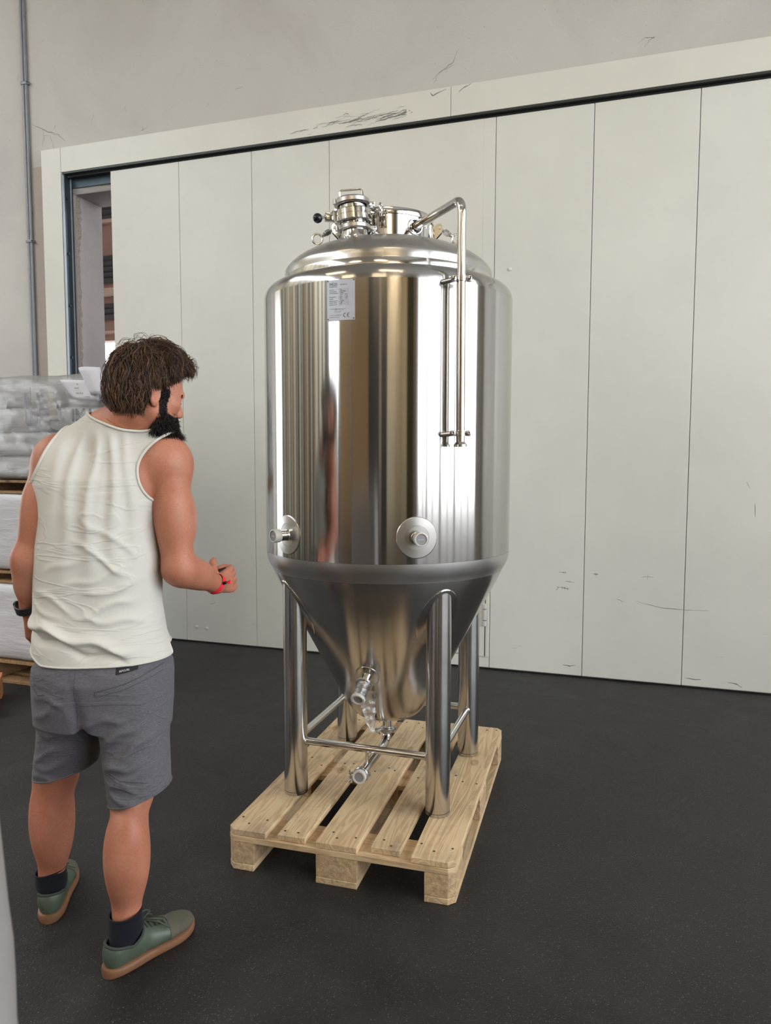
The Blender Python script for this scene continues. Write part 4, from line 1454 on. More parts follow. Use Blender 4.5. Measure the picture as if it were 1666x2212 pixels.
lnames = ['lowest wrapped load of white sacks in the stack behind the man', 'middle wrapped load of white sacks in the stack behind the man', 'topmost film-wrapped load of printed white sacks in the stack behind the man']
for i, (z0, z1, z2) in enumerate(levels):
    low_pallet(z0, z1, 'old wooden pallet ' + names[i])['group'] = 'pallets in the sack stack'
    ld = thing('sack_load', wp((U0 + U1) / 2, (N0 + N1) / 2, z1), lnames[i], 'sacks', 'wrapped loads in the sack stack')
    rows = 3 if i < 2 else 4
    zt = z2 if i < 2 else 1.86
    hh = (zt - z1 - 0.004) / rows
    for r_ in range(rows):
        for k in range(2):
            if r_ % 2 == 0:
                a, b2 = U0 + 0.02 + k * 0.51, U0 + 0.02 + k * 0.51 + 0.50
                rects = [(a, b2, N0 + 0.012, N1 - 0.01)]
            else:
                a, b2 = (U0 + 0.02, U0 + 0.65) if k == 0 else (U0 + 0.66, U1 - 0.01)
                rects = [(a, b2, N0 + 0.012, N1 - 0.01)]
            for (a, b2, n0, n1) in rects:
                mb = pillow(a, b2, n0, n1, z1 + 0.002 + r_ * hh, z1 + 0.002 + (r_ + 1) * hh + 0.002, 5.0, 0.012, (0.006, 6.0), seg=(8, 9), seed=r_ * 3.1 + k + i * 7, zlim=(z1 + 0.0015, z2 - 0.003 if i < 2 else 9))
                obj('sack', mb, M_sack if not (i == 2 and r_ == rows - 1) else M_sackgrey, ld, angle=80)
    mb = pillow(U0 - 0.006, U1 + 0.010, N0 - 0.012, N1 + 0.01, z1 + 0.001, zt + (0.006 if i < 2 else 0.045), 9.0, 0.010, (0.010 if i == 2 else 0.006, 5.0), seg=(0, 34), seed=i * 2.3, zlim=(z1 + 0.0012, z2 - 0.002 if i < 2 else 9))
    w_ = obj('stretch_wrap', mb, M_wrap if i == 2 else plain('opaque_wrap', srgb(212, 215, 221), 0.34, var=0.03, scale=5, bump=0.45, bscale=12, stretch=(1, 1, 5)), ld, angle=80)
    w_['label'] = 'crinkled clear stretch film' if i == 2 else 'smooth white wrap'
    if i == 2:      # print on the sacks, on the front face
        nf = N0 - 0.006
        def flat(poly, m, nm):
            mb = MB(); mb.prism(poly, wp(0, nf, 0), WT, Vector((0, 0, 1)), WNV, 0.002)
            return obj(nm, mb, m, ld, smooth=False)
        t_ = text_mesh('IMA', 0.098, M_print, Matrix.Translation(wp(-3.075, nf, 1.628)) @ Matrix((WT, Vector((0, 0, 1)), -WNV)).transposed().to_4x4(), 'print', ld, 0.0008, 0.003)
        for poly, m in (([(-3.40, 1.60), (-3.31, 1.60), (-3.305, 1.618), (-3.415, 1.618)], M_printl), ([(-3.415, 1.618), (-3.40, 1.618), (-3.40, 1.80), (-3.415, 1.80)], M_printl), ([(-3.325, 1.618), (-3.305, 1.618), (-3.305, 1.80), (-3.325, 1.80)], M_printl), ([(-3.372, 1.618), (-3.367, 1.618), (-3.367, 1.83), (-3.372, 1.83)], M_print),
                        ([(-3.235, 1.625), (-3.15, 1.625), (-3.15, 1.637), (-3.235, 1.637)], M_printl), ([(-3.165, 1.637), (-3.15, 1.637), (-3.15, 1.72), (-3.165, 1.72)], M_printl), ([(-3.235, 1.66), (-3.17, 1.65), (-3.20, 1.80), (-3.25, 1.80)], M_printy)):
            flat(poly, m, 'print')

# papers tucked under the film on the topmost load
def sheet(name, pts, label, m=M_paper):
    """curved paper: rows of (u, n, z)"""
    mb = MB()
    R_ = len(pts[0])
    mb.add([wp(*q) for row in pts for q in row], [(i * R_ + k, i * R_ + k + 1, (i + 1) * R_ + k + 1, (i + 1) * R_ + k) for i in range(len(pts) - 1) for k in range(R_ - 1)])
    o = obj(name, mb, m, None, origin=wp(*pts[0][0]))
    s_ = o.modifiers.new('thickness', 'SOLIDIFY'); s_.thickness = 0.0008
    tag(o, label, 'paper', 'papers on the topmost load')
    return o
nf = N0 - 0.030
rows_ = []
for j in range(7):
    t = j / 6
    rows_.append([(-3.13 + 0.10 * t * (1 - k / 8) + 0.27 * k / 8, nf - 0.004 * sin(3 * t + k), 1.865 - 0.115 * t - 0.012 * (k / 8)) for k in range(9)])
sh = sheet('paper_sheet', rows_, 'white handwritten paper sheet lying flat under the film beside the man\'s hair')
for (u, z, s_, sz) in ((-3.005, 1.865 - 0.035, 'o', 0.02), (-3.02, 1.845 - 0.035, 'Bestell', 0.011), (-3.01, 1.80 - 0.02, 'Malz 25 kg', 0.011), (-2.95, 1.775 - 0.015, 'Lieferung', 0.009)):
    text_mesh(s_, sz, M_print, Matrix.Translation(wp(u, nf - 0.0075, z)) @ Matrix((WT, Vector((0, 0, 1)), -WNV)).transposed().to_4x4(), 'handwriting', sh, 0.0002)
rows_ = []
for j in range(7):
    t = j / 6
    rows_.append([(-2.985 + 0.085 * t + 0.15 * k / 8 * (1 - 0.2 * t), nf - 0.014 - 0.045 * sin(pi * k / 8) * (1 - 0.5 * t), 1.925 - 0.155 * t) for k in range(9)])
sheet('paper_sheet', rows_, 'white paper sheet curling up above the flat one at the stack\'s top edge')

# corner of another pallet, just in view at the left edge
root = thing('wooden_pallet', Vector((-2.68, 3.78, 0)), 'orange-brown pallet with a yellow sticker, beside the stack of wrapped sacks', 'pallet')
PB = Matrix.Translation((-2.112, 3.862, 0)) @ Matrix.Rotation(0.40, 4, 'Z')
def pb(name, x0, x1, y0, y1, z0, z1, m):
    mb = MB(); mb.box(((x0 + x1) / 2, (y0 + y1) / 2, (z0 + z1) / 2), (x1 - x0, y1 - y0, z1 - z0), PB, 0.0015)
    return obj(name, mb, m, root, smooth=False)
M_orange = wood('orange_block', srgb(206, 140, 96), srgb(150, 92, 56), knots=False)
for i in range(3):
    for j in range(2):
        pb('block', -0.11 - i * 0.48, 0.0 - i * 0.48, 0.0 + j * 0.36, 0.1 + j * 0.36, 0.018, 0.112, M_orange)
for j in range(2):
    pb('bottom_board', -1.07, 0.0, j * 0.36, 0.1 + j * 0.36, 0.0005, 0.018, M_orange)
for j in range(4):
    pb('top_board', -1.07, 0.0, j * 0.12, 0.1 + j * 0.12, 0.112, 0.132, M_orange)
mb = MB(); mb.box((-0.055, -0.001, 0.094), (0.108, 0.001, 0.026), PB)
obj('sticker', mb, plain('yellow_sticker', srgb(214, 176, 70), 0.6), root, smooth=False)['label'] = 'yellow sticker'

# wrapped load close to the camera, a sliver at the lower left
near = thing('sack_load', Vector((-0.79, 0.42, 0.144)), 'pale grey wrapped load standing alone in front of the man, away from the stack', 'sacks')
mb = MB()
b = bmesh.new(); bmesh.ops.create_cube(b, size=2.0)
bmesh.ops.subdivide_edges(b, edges=b.edges[:], cuts=24, use_grid_fill=True)
for v in b.verts:
    p = v.co.copy(); q = (abs(p.x) ** 12 + abs(p.y) ** 12 + abs(p.z) ** 12) ** (1 / 12); p = p / q
    zz = 0.145 + (p.z + 1) * 0.53
    bl = 0.0055 - 0.024 * (zz - 0.81)
    x = -0.79 + p.x * (0.424 + bl); y = 0.42 + p.y * (0.31 + bl)
    nn = noise.noise(Vector((x * 6, y * 6, zz * 9)))
    v.co = Vector((x + p.x * nn * 0.004, y + p.y * nn * 0.004, zz))
mb.bm(b)
obj('wrap', mb, plain('near_wrap', srgb(150, 145, 142), 0.5, var=0.08, scale=5, bump=0.2, bscale=12), near, angle=80)
make_pallet('old wooden pallet under the lone pale grey wrapped load', Matrix.Translation((-1.19, 0.12, 0)) , M_woodold, M_woodend, L=0.62, W=0.8, detail=False)
# ------------------------------------------------------------------ the man: one distance field per surface, meshed with surface nets
from mathutils.bvhtree import BVHTree

class Field:
    def __init__(s, lo, hi, h):
        s.lo, s.h = np.array(lo, float), h
        n = np.ceil((np.array(hi) - s.lo) / h).astype(int) + 1
        s.ax = [(s.lo[i] + h * np.arange(n[i])).astype(np.float32) for i in range(3)]
        s.D = np.full(n, 1.0, np.float32)
    def local(s, lo, hi, pad):
        sl = []
        for i in range(3):
            a = max(0, int((lo[i] - pad - s.lo[i]) / s.h))
            b = min(s.D.shape[i], int((hi[i] + pad - s.lo[i]) / s.h) + 2)
            if b <= a:
                return None
            sl.append(slice(a, b))
        g = [s.ax[i][sl[i]] for i in range(3)]
        return tuple(sl), g[0][:, None, None], g[1][None, :, None], g[2][None, None, :]
    def put(s, sl, d, k, sub=False):
        o = s.D[sl]
        if sub:
            d = -d
            h = np.clip(0.5 - 0.5 * (o - d) / k, 0, 1)
            s.D[sl] = o * (1 - h) + d * h + k * h * (1 - h)
        else:
            h = np.clip(0.5 + 0.5 * (o - d) / k, 0, 1)
            s.D[sl] = o * (1 - h) + d * h - k * h * (1 - h)
    def cap(s, a, b, ra, rb, k=0.02, side=None, sub=False):
        a, b = np.array(a, float), np.array(b, float)
        ell = side is not None
        r1 = np.array(ra if ell else (ra, ra), float)
        r2 = np.array(rb if ell else (rb, rb), float)
        R = max(r1.max(), r2.max())
        L = s.local(np.minimum(a, b) - R, np.maximum(a, b) + R, k + 0.012)
        if L is None:
            return
        sl, X, Y, Z = L
        ba = b - a
        L2 = max(ba @ ba, 1e-9)
        px, py, pz = X - a[0], Y - a[1], Z - a[2]
        t = np.clip((px * ba[0] + py * ba[1] + pz * ba[2]) / L2, 0, 1)
        wx, wy, wz = px - ba[0] * t, py - ba[1] * t, pz - ba[2] * t
        if not ell:
            d = np.sqrt(wx * wx + wy * wy + wz * wz) - (ra + (rb - ra) * t)
        else:
            ax = ba / sqrt(L2)
            sv = np.array(side, float); sv -= ax * (sv @ ax); sv /= np.linalg.norm(sv)
            fv = np.cross(ax, sv)
            rs = r1[0] + (r2[0] - r1[0]) * t
            rf = r1[1] + (r2[1] - r1[1]) * t
            m = np.minimum(rs, rf)
            ws = (wx * sv[0] + wy * sv[1] + wz * sv[2]) / rs
            wf = (wx * fv[0] + wy * fv[1] + wz * fv[2]) / rf
            wa = (wx * ax[0] + wy * ax[1] + wz * ax[2]) / m
            d = (np.sqrt(ws * ws + wf * wf + wa * wa) - 1) * m
        s.put(sl, d.astype(np.float32), k, sub)
    def chain(s, pts, rad, k=0.004):
        for i in range(len(pts) - 1):
            s.cap(pts[i], pts[i + 1], rad[i], rad[i + 1], k)
    def ell(s, c, r, k=0.02, M=None, sub=False):
        c, r = np.array(c, float), np.array(r, float)
        A = np.eye(3) if M is None else np.array(M, float)      # rows are the axes
        R = np.abs(A.T) @ r
        L = s.local(c - R, c + R, k + 0.012)
        if L is None:
            return
        sl, X, Y, Z = L
        p = (X - c[0], Y - c[1], Z - c[2])
        q0 = q1 = 0
        for i in range(3):
            v = p[0] * A[i, 0] + p[1] * A[i, 1] + p[2] * A[i, 2]
            q0 = q0 + (v / r[i]) ** 2
            q1 = q1 + (v / r[i] ** 2) ** 2
        k0, k1 = np.sqrt(q0), np.sqrt(q1) + 1e-9
        s.put(sl, (k0 * (k0 - 1) / k1).astype(np.float32), k, sub)
    def column(s, zs, cx, cy, a, b, k=0.02, pw=2.0):
        """upright tube whose centre and half widths change with z"""
        z0, z1 = min(zs), max(zs)
        L = s.local((min(np.array(cx) - np.array(a)), min(np.array(cy) - np.array(b)), z0), (max(np.array(cx) + np.array(a)), max(np.array(cy) + np.array(b)), z1), k + 0.02)
        sl, X, Y, Z = L
        f = lambda q: np.interp(Z.ravel(), zs, q).astype(np.float32)[None, None, :]
        ca, cb = f(a), f(b)
        q = (np.abs((X - f(cx)) / ca) ** pw + np.abs((Y - f(cy)) / cb) ** pw) ** (1 / pw)
        d = (q - 1) * np.minimum(ca, cb)
        d = np.maximum(d, np.maximum(z0 - Z, Z - z1))
        s.put(sl, d.astype(np.float32), k)
    def mesh(s):
        D = s.D
        S = D < 0
        c = np.zeros(np.array(S.shape) - 1, np.int8)
        for i in (0, 1):
            for j in (0, 1):
                for k in (0, 1):
                    c += S[i:S.shape[0] - 1 + i, j:S.shape[1] - 1 + j, k:S.shape[2] - 1 + k]
        act = np.argwhere((c > 0) & (c < 8))
        idx = np.full(c.shape, -1, np.int32)
        idx[act[:, 0], act[:, 1], act[:, 2]] = np.arange(len(act))
        cor = [(i, j, k) for i in (0, 1) for j in (0, 1) for k in (0, 1)]
        V = {q: D[act[:, 0] + q[0], act[:, 1] + q[1], act[:, 2] + q[2]] for q in cor}
        pos = np.zeros((len(act), 3)); cnt = np.zeros(len(act))
        for q in cor:
            for axi in range(3):
                if q[axi] == 0:
                    w_ = list(q); w_[axi] = 1; w_ = tuple(w_)
                    a, b = V[q], V[w_]
                    m = (a < 0) != (b < 0)
                    t = np.where(m, a / np.where(m, a - b, 1), 0)
                    for i in range(3):
                        pos[:, i] += m * (q[i] + (t if i == axi else 0))
                    cnt += m
        P = (act + pos / cnt[:, None]) * s.h + s.lo
        F = []
        for axi in range(3):
            u_, v_ = [(1, 2), (2, 0), (0, 1)][axi]
            sa = [slice(None)] * 3; sb = [slice(None)] * 3
            sa[axi] = slice(0, -1); sb[axi] = slice(1, None)
            A, B = S[tuple(sa)], S[tuple(sb)]
            e = np.argwhere(A != B)
            e = e[(e[:, u_] > 0) & (e[:, v_] > 0) & (e[:, u_] < c.shape[u_]) & (e[:, v_] < c.shape[v_])]
            def cell(du, dv):
                q = e.copy(); q[:, u_] -= du; q[:, v_] -= dv
                return idx[q[:, 0], q[:, 1], q[:, 2]]
            quad = np.stack([cell(1, 1), cell(0, 1), cell(0, 0), cell(1, 0)], 1)
            flip = ~A[e[:, 0], e[:, 1], e[:, 2]]
            quad[flip] = quad[flip][:, ::-1]
            F.append(quad)
        return P, np.concatenate(F)

def relax(P, F, it=2, w_=0.5):
    n = len(P)
    for _ in range(it):
        acc = np.zeros_like(P); cn = np.zeros(n)
        m = F.shape[1]
        for i in range(m):
            a, b = F[:, i], F[:, (i + 1) % m]
            for q in range(3):
                acc[:, q] += np.bincount(a, P[b, q], n) + np.bincount(b, P[a, q], n)
            cn += np.bincount(a, minlength=n) + np.bincount(b, minlength=n)
        P = P * (1 - w_) + w_ * acc / np.maximum(cn, 1)[:, None]
    return P

def clip(P, T, val):
    """keep the part of a triangle mesh where val > 0, cut cleanly along val = 0"""
    keep = val > 0
    n3 = keep[T].sum(1)
    out = [T[n3 == 3]]
    newP, cache = [], {}
    def cut(i, j):
        key = (i, j) if i < j else (j, i)
        if key not in cache:
            t = val[i] / (val[i] - val[j])
            cache[key] = len(P) + len(newP)
            newP.append(P[i] + (P[j] - P[i]) * t)
        return cache[key]
    ex = []
    for t in T[(n3 == 1) | (n3 == 2)]:
        k = [keep[q] for q in t]
        s_ = sum(k)
        r = k.index(True) if s_ == 1 else k.index(False)
        a, b, c_ = int(t[r]), int(t[(r + 1) % 3]), int(t[(r + 2) % 3])
        ab, ac = cut(a, b), cut(a, c_)
        if s_ == 1:
            ex.append((a, ab, ac))
        else:
            ex += [(ab, b, c_), (ab, c_, ac)]
    if newP:
        P = np.concatenate([P, np.array(newP)])
        out.append(np.array(ex))
    T = np.concatenate(out)
    used = np.unique(T)
    remap = np.full(len(P), -1); remap[used] = np.arange(len(used))
    return P[used], remap[T]

def tris(F):
    return np.concatenate([F[:, [0, 1, 2]], F[:, [0, 2, 3]]])

def np_obj(name, P, F, mat, parent, thick=0.0):
    b = base_of(parent)
    me = bpy.data.meshes.new(name)
    n, m = len(F), F.shape[1]
    me.vertices.add(len(P)); me.loops.add(n * m); me.polygons.add(n)
    me.vertices.foreach_set('co', (P - np.array(b)).astype(np.float32).ravel())
    me.loops.foreach_set('vertex_index', F.astype(np.int32).ravel())
    me.polygons.foreach_set('loop_start', np.arange(0, n * m, m, dtype=np.int32))
    me.update(calc_edges=True)
    me.validate()
    me.shade_smooth()
    o = link_mesh(name, me, mat, parent)
    if thick:
        md = o.modifiers.new('thickness', 'SOLIDIFY')
        md.thickness = thick
        md.offset = -1.0
    return o

def boundary_loops(T):
    E = {}
    for t in T:
        for i in range(3):
            E[(int(t[i]), int(t[(i + 1) % 3]))] = 1
    nxt = {}
    for (a, b) in E:
        if (b, a) not in E:
            nxt[a] = b
    loops = []
    while nxt:
        a = next(iter(nxt)); lp = [a]; b = nxt.pop(a)
        while b != a and b in nxt:
            lp.append(b); b = nxt.pop(b)
        if b == a:
            loops.append(lp)
    return loops

def smooth_path(P, it=6, closed=True):
    P = np.array(P)
    for _ in range(it):
        Q = 0.5 * P + 0.25 * (np.roll(P, 1, 0) + np.roll(P, -1, 0))
        if not closed:
            Q[0], Q[-1] = P[0], P[-1]
        P = Q
    return P

# --- pose (world metres)
man = thing('person', (-0.88, 2.08, 0), 'bearded man standing beside the steel tank in a white tank top and grey shorts', 'person')
HC = np.array([-0.677, 2.105, 1.622])
hy, hp_ = radians(42), radians(14)          # head turned right of the camera's view, bowed
HF = np.array([cos(hy) * cos(hp_), sin(hy) * cos(hp_), -sin(hp_)])
HU = np.array([cos(hy) * sin(hp_), sin(hy) * sin(hp_), cos(hp_)])
HR = np.cross(HF, HU)
HM = np.stack([HF, HR, HU])
def hd_(f, s_, u):
    return HC + HF * f + HR * s_ + HU * u

PEL = (-0.828, 2.10, 0.87)
SHR, SHL = (-0.630, 2.120, 1.404), (-0.946, 2.105, 1.405)
ELR, WRR = (-0.596, 2.085, 1.103), (-0.529, 2.265, 1.026)
ELL, WRL = (-1.014, 2.065, 1.14), (-1.046, 2.12, 0.985)
C7 = (-0.785, 2.110, 1.495)
HPR, KNR, ANR = (-0.742, 2.10, 0.84), (-0.736, 2.045, 0.465), (-0.731, 1.968, 0.085)
HPL, KNL, ANL = (-0.910, 2.115, 0.84), (-1.018, 2.190, 0.45), (-1.046, 2.195, 0.080)

def torso(B, infl=0.0, full=True):
    q = lambda r: tuple(x + infl for x in r)
    B.ell(PEL, q((0.172, 0.118, 0.13)), 0.05)
    B.ell((-0.760, 2.055, 0.865), q((0.090, 0.085, 0.10)), 0.04)
    B.ell((-0.895, 2.060, 0.865), q((0.090, 0.085, 0.10)), 0.04)
    B.ell((-0.836, 2.110, 1.06), q((0.152, 0.108, 0.18)), 0.06)
    B.ell((-0.828, 2.135, 1.275), q((0.168, 0.118, 0.17)), 0.06)
    B.cap((-0.93, 2.112, 1.405), (-0.655, 2.115, 1.418), 0.060 + infl, 0.060 + infl, 0.05)
    B.cap((-0.805, 2.105, 1.505), (-0.925, 2.105, 1.437), 0.050 + infl, 0.045 + infl, 0.05)
    B.cap((-0.775, 2.110, 1.470), (-0.650, 2.108, 1.450), 0.052 + infl, 0.042 + infl, 0.05)
    B.ell((-0.742, 2.075, 1.34), q((0.085, 0.055, 0.095)), 0.05)       # shoulder blades
    B.ell((-0.905, 2.065, 1.34), q((0.085, 0.055, 0.095)), 0.05)

def build_body():
    B = Field((-1.16, 1.80, 0.02), (-0.44, 2.47, 1.79), 0.0036)
    torso(B)
    # neck and head
    B.cap(C7, hd_(-0.018, 0, -0.075), 0.062, 0.058, 0.035)
    B.cap((-0.725, 2.15, 1.47), hd_(0.02, 0, -0.09), 0.055, 0.05, 0.03)
    B.ell(hd_(-0.006, 0, 0.018), (0.098, 0.077, 0.098), 0.03, HM)
    B.ell(hd_(0.034, 0, -0.045), (0.062, 0.060, 0.075), 0.03, HM)
    for s_ in (-1, 1):
        B.cap(hd_(0.0, s_ * 0.056, -0.070), hd_(0.068, s_ * 0.018, -0.108), 0.022, 0.022, 0.025)
        B.ell(hd_(0.062, s_ * 0.044, -0.036), (0.020, 0.020, 0.018), 0.02, HM)
    B.cap(hd_(0.084, -0.032, -0.002), hd_(0.084, 0.032, -0.002), 0.013, 0.013, 0.015)
    for s_ in (-1, 1):
        B.ell(hd_(0.099, s_ * 0.033, -0.021), (0.016, 0.017, 0.011), 0.010, HM, sub=True)
        B.ell(hd_(0.076, s_ * 0.032, -0.021), (0.014, 0.016, 0.012), 0.005, HM)
    B.cap(hd_(0.090, 0, -0.010), hd_(0.108, 0, -0.050), 0.0085, 0.0120, 0.010)
    for s_ in (-1, 1):
        B.ell(hd_(0.097, s_ * 0.0125, -0.056), (0.011, 0.0085, 0.0085), 0.006, HM)
    for dz, rr in ((-0.079, 0.0085), (-0.090, 0.009)):
        B.cap(hd_(0.086, -0.018, dz), hd_(0.086, 0.018, dz), rr, rr, 0.008)
    B.ell(hd_(0.083, 0, -0.110), (0.018, 0.022, 0.016), 0.02, HM)
    for s_ in (-1, 1):      # ears
        ec = hd_(-0.012, s_ * 0.083, -0.028)
        a1 = HF * 0.95 + HR * s_ * (-0.32); a1 /= np.linalg.norm(a1)
        a2 = HU * 0.97 - HF * 0.22; a2 -= a1 * (a2 @ a1); a2 /= np.linalg.norm(a2)
        a3 = np.cross(a1, a2)
        E3 = np.stack([a1, a3, a2])
        B.ell(ec, (0.0190, 0.0090, 0.0335), 0.005, E3)
        B.ell(ec + a3 * s_ * 0.0 + HR * s_ * 0.010 + a1 * 0.003 + a2 * 0.003, (0.0125, 0.0085, 0.0225), 0.003, E3, sub=True)
        B.ell(ec + HR * s_ * 0.001 + a1 * 0.012 - a2 * 0.006, (0.005, 0.005, 0.008), 0.004, E3)
        B.ell(ec - a2 * 0.026 + a1 * 0.003, (0.009, 0.0065, 0.011), 0.005, E3)
    # right arm
    B.ell(SHR, (0.070, 0.068, 0.078), 0.03)
    B.cap(SHR, ELR, 0.058, 0.044, 0.03)
    B.ell((-0.606, 2.082, 1.255), (0.046, 0.050, 0.095), 0.03)
    B.ell((-0.598, 2.140, 1.235), (0.042, 0.042, 0.085), 0.03)
    B.cap(ELR, WRR, 0.044, 0.028, 0.02)
    B.cap((-0.588, 2.115, 1.095), (-0.565, 2.18, 1.075), 0.047, 0.041, 0.03)
    # right hand round the phone
    hdv = np.array([0.024, 0.066, 0.020]); 
    w0 = np.array(WRR)
    mcp = np.array([-0.503, 2.336, 1.026])
    upv = np.array([-0.12, -0.25, 0.96])
    B.cap(w0, mcp - (mcp - w0) * 0.08, (0.027, 0.020), (0.040, 0.0165), 0.012, side=upv)
    fz = [0.034, 0.013, -0.009, -0.030]
    ln = [0.95, 1.05, 1.0, 0.82]
    for i in range(4):
        m0 = mcp + upv * fz[i] + np.array([0.002, 0.0, 0.0])
        p1 = m0 + np.array([0.004, 0.030, 0.006]) * ln[i]
        p2 = p1 + np.array([-0.026, 0.006, 0.003]) * ln[i]
        p3 = p2 + np.array([-0.016, -0.014, -0.002]) * ln[i]
        B.chain([mcp - (mcp - w0) * 0.35 + upv * fz[i] * 0.8, m0, p1, p2, p3], [0.011, 0.0108, 0.0098, 0.0088, 0.0075], 0.004)
    t0 = w0 + upv * 0.020 + np.array([-0.004, 0.012, 0])
    t1 = t0 + np.array([-0.010, 0.018, 0.024])
    t2 = t1 + np.array([-0.004, 0.016, 0.019])
    t3 = t2 + np.array([-0.001, 0.018, 0.006])
    B.chain([t0, t1, t2, t3], [0.016, 0.0135, 0.0115, 0.0095], 0.006)
    # left arm
    B.ell(SHL, (0.062, 0.066, 0.075), 0.03)
    B.cap(SHL, ELL, 0.056, 0.043, 0.03)
    B.ell((-0.985, 2.062, 1.265), (0.043, 0.048, 0.09), 0.03)
    B.ell((-0.975, 2.120, 1.245), (0.040, 0.042, 0.08), 0.03)
    B.cap(ELL, WRL, 0.043, 0.028, 0.02)
    B.cap((-1.020, 2.078, 1.115), (-1.030, 2.098, 1.055), 0.045, 0.040, 0.03)
    wl0 = np.array(WRL); ml = np.array([-1.048, 2.150, 0.905])
    dn = (ml - wl0) / np.linalg.norm(ml - wl0)
    fwv = np.array([0.10, 0.94, 0.30])
    B.cap(wl0, ml, (0.027, 0.020), (0.038, 0.0165), 0.012, side=fwv)
    for i, (q, l_) in enumerate(zip([0.032, 0.011, -0.010, -0.029], [0.95, 1.05, 1.0, 0.82])):
        m0 = ml + fwv * q
        p1 = m0 + np.array([0.006, 0.022, -0.030]) * l_
        p2 = p1 + np.array([0.018, 0.016, -0.008]) * l_
        p3 = p2 + np.array([0.018, 0.004, 0.010]) * l_
        B.chain([wl0 + (ml - wl0) * 0.6 + fwv * q * 0.8, m0, p1, p2, p3], [0.011, 0.0108, 0.0098, 0.0088, 0.0075], 0.004)
    t0 = wl0 + dn * 0.02 + fwv * 0.022
    B.chain([t0, t0 + np.array([0.010, 0.022, -0.025]), t0 + np.array([0.018, 0.034, -0.045]), t0 + np.array([0.024, 0.040, -0.064])], [0.015, 0.0130, 0.0112, 0.0092], 0.006)
    # legs
    for (h_, k_, a_, cf, cs) in ((HPR, KNR, ANR, (-0.724, 1.985, 0.325), 1), (HPL, KNL, ANL, (-1.036, 2.195, 0.315), -1)):
        B.cap(h_, k_, 0.088, 0.056, 0.04)
        B.cap(k_, a_, 0.055, 0.0375, 0.03)
        B.ell(np.array(cf) + np.array([cs * 0.010, -0.012, -0.010]), (0.049, 0.053, 0.125), 0.04)
        B.ell(np.array(cf) + np.array([-cs * 0.014, -0.010, -0.025]), (0.047, 0.050, 0.12), 0.04)
        B.ell(np.array(k_) + np.array([0, 0.012, 0.0]), (0.056, 0.056, 0.07), 0.03)
        B.cap(np.array(a_), np.array(a_) + np.array([0, 0, -0.03]), 0.036, 0.036, 0.02)
    P, F = B.mesh()
    return relax(P, F, 2, 0.5), F

def skin_mat():
    m, nt, p, n, l = nodes('skin')
    tc = N(nt, 'ShaderNodeTexCoord')
    n1 = N(nt, 'ShaderNodeTexNoise', Scale=7.0, Detail=6.0, Roughness=0.6)
    l.new(tc.outputs['Object'], n1.inputs['Vector'])
    r = ramp(nt, [(0.3, srgb(170, 108, 84)), (0.55, srgb(188, 126, 101)), (0.75, srgb(199, 142, 119))])
    l.new(n1.outputs['Fac'], r.inputs[0])
    n2 = N(nt, 'ShaderNodeTexNoise', Scale=160.0, Detail=4.0)
    l.new(tc.outputs['Object'], n2.inputs['Vector'])
    r2 = ramp(nt, [(0.3, (0.86, 0.80, 0.78)), (0.55, (1, 1, 1))])
    l.new(n2.outputs['Fac'], r2.inputs[0])
    mx = N(nt, 'ShaderNodeMix', data_type='RGBA', blend_type='MULTIPLY')
    mx.inputs['Factor'].default_value = 0.7
    l.new(r.outputs[0], mx.inputs['A']); l.new(r2.outputs[0], mx.inputs['B'])
    l.new(mx.outputs['Result'], p.inputs['Base Color'])
    p.inputs['Roughness'].default_value = 0.5
    p.inputs['Specular IOR Level'].default_value = 0.4
    p.inputs['Subsurface Weight'].default_value = 0.12
    p.inputs['Subsurface Radius'].default_value = (0.02, 0.007, 0.004)
    p.inputs['Subsurface Scale'].default_value = 0.5
    b = N(nt, 'ShaderNodeBump', Strength=0.12, Distance=0.002)
    l.new(n2.outputs['Fac'], b.inputs['Height'])
    l.new(b.outputs[0], p.inputs['Normal'])
    return m

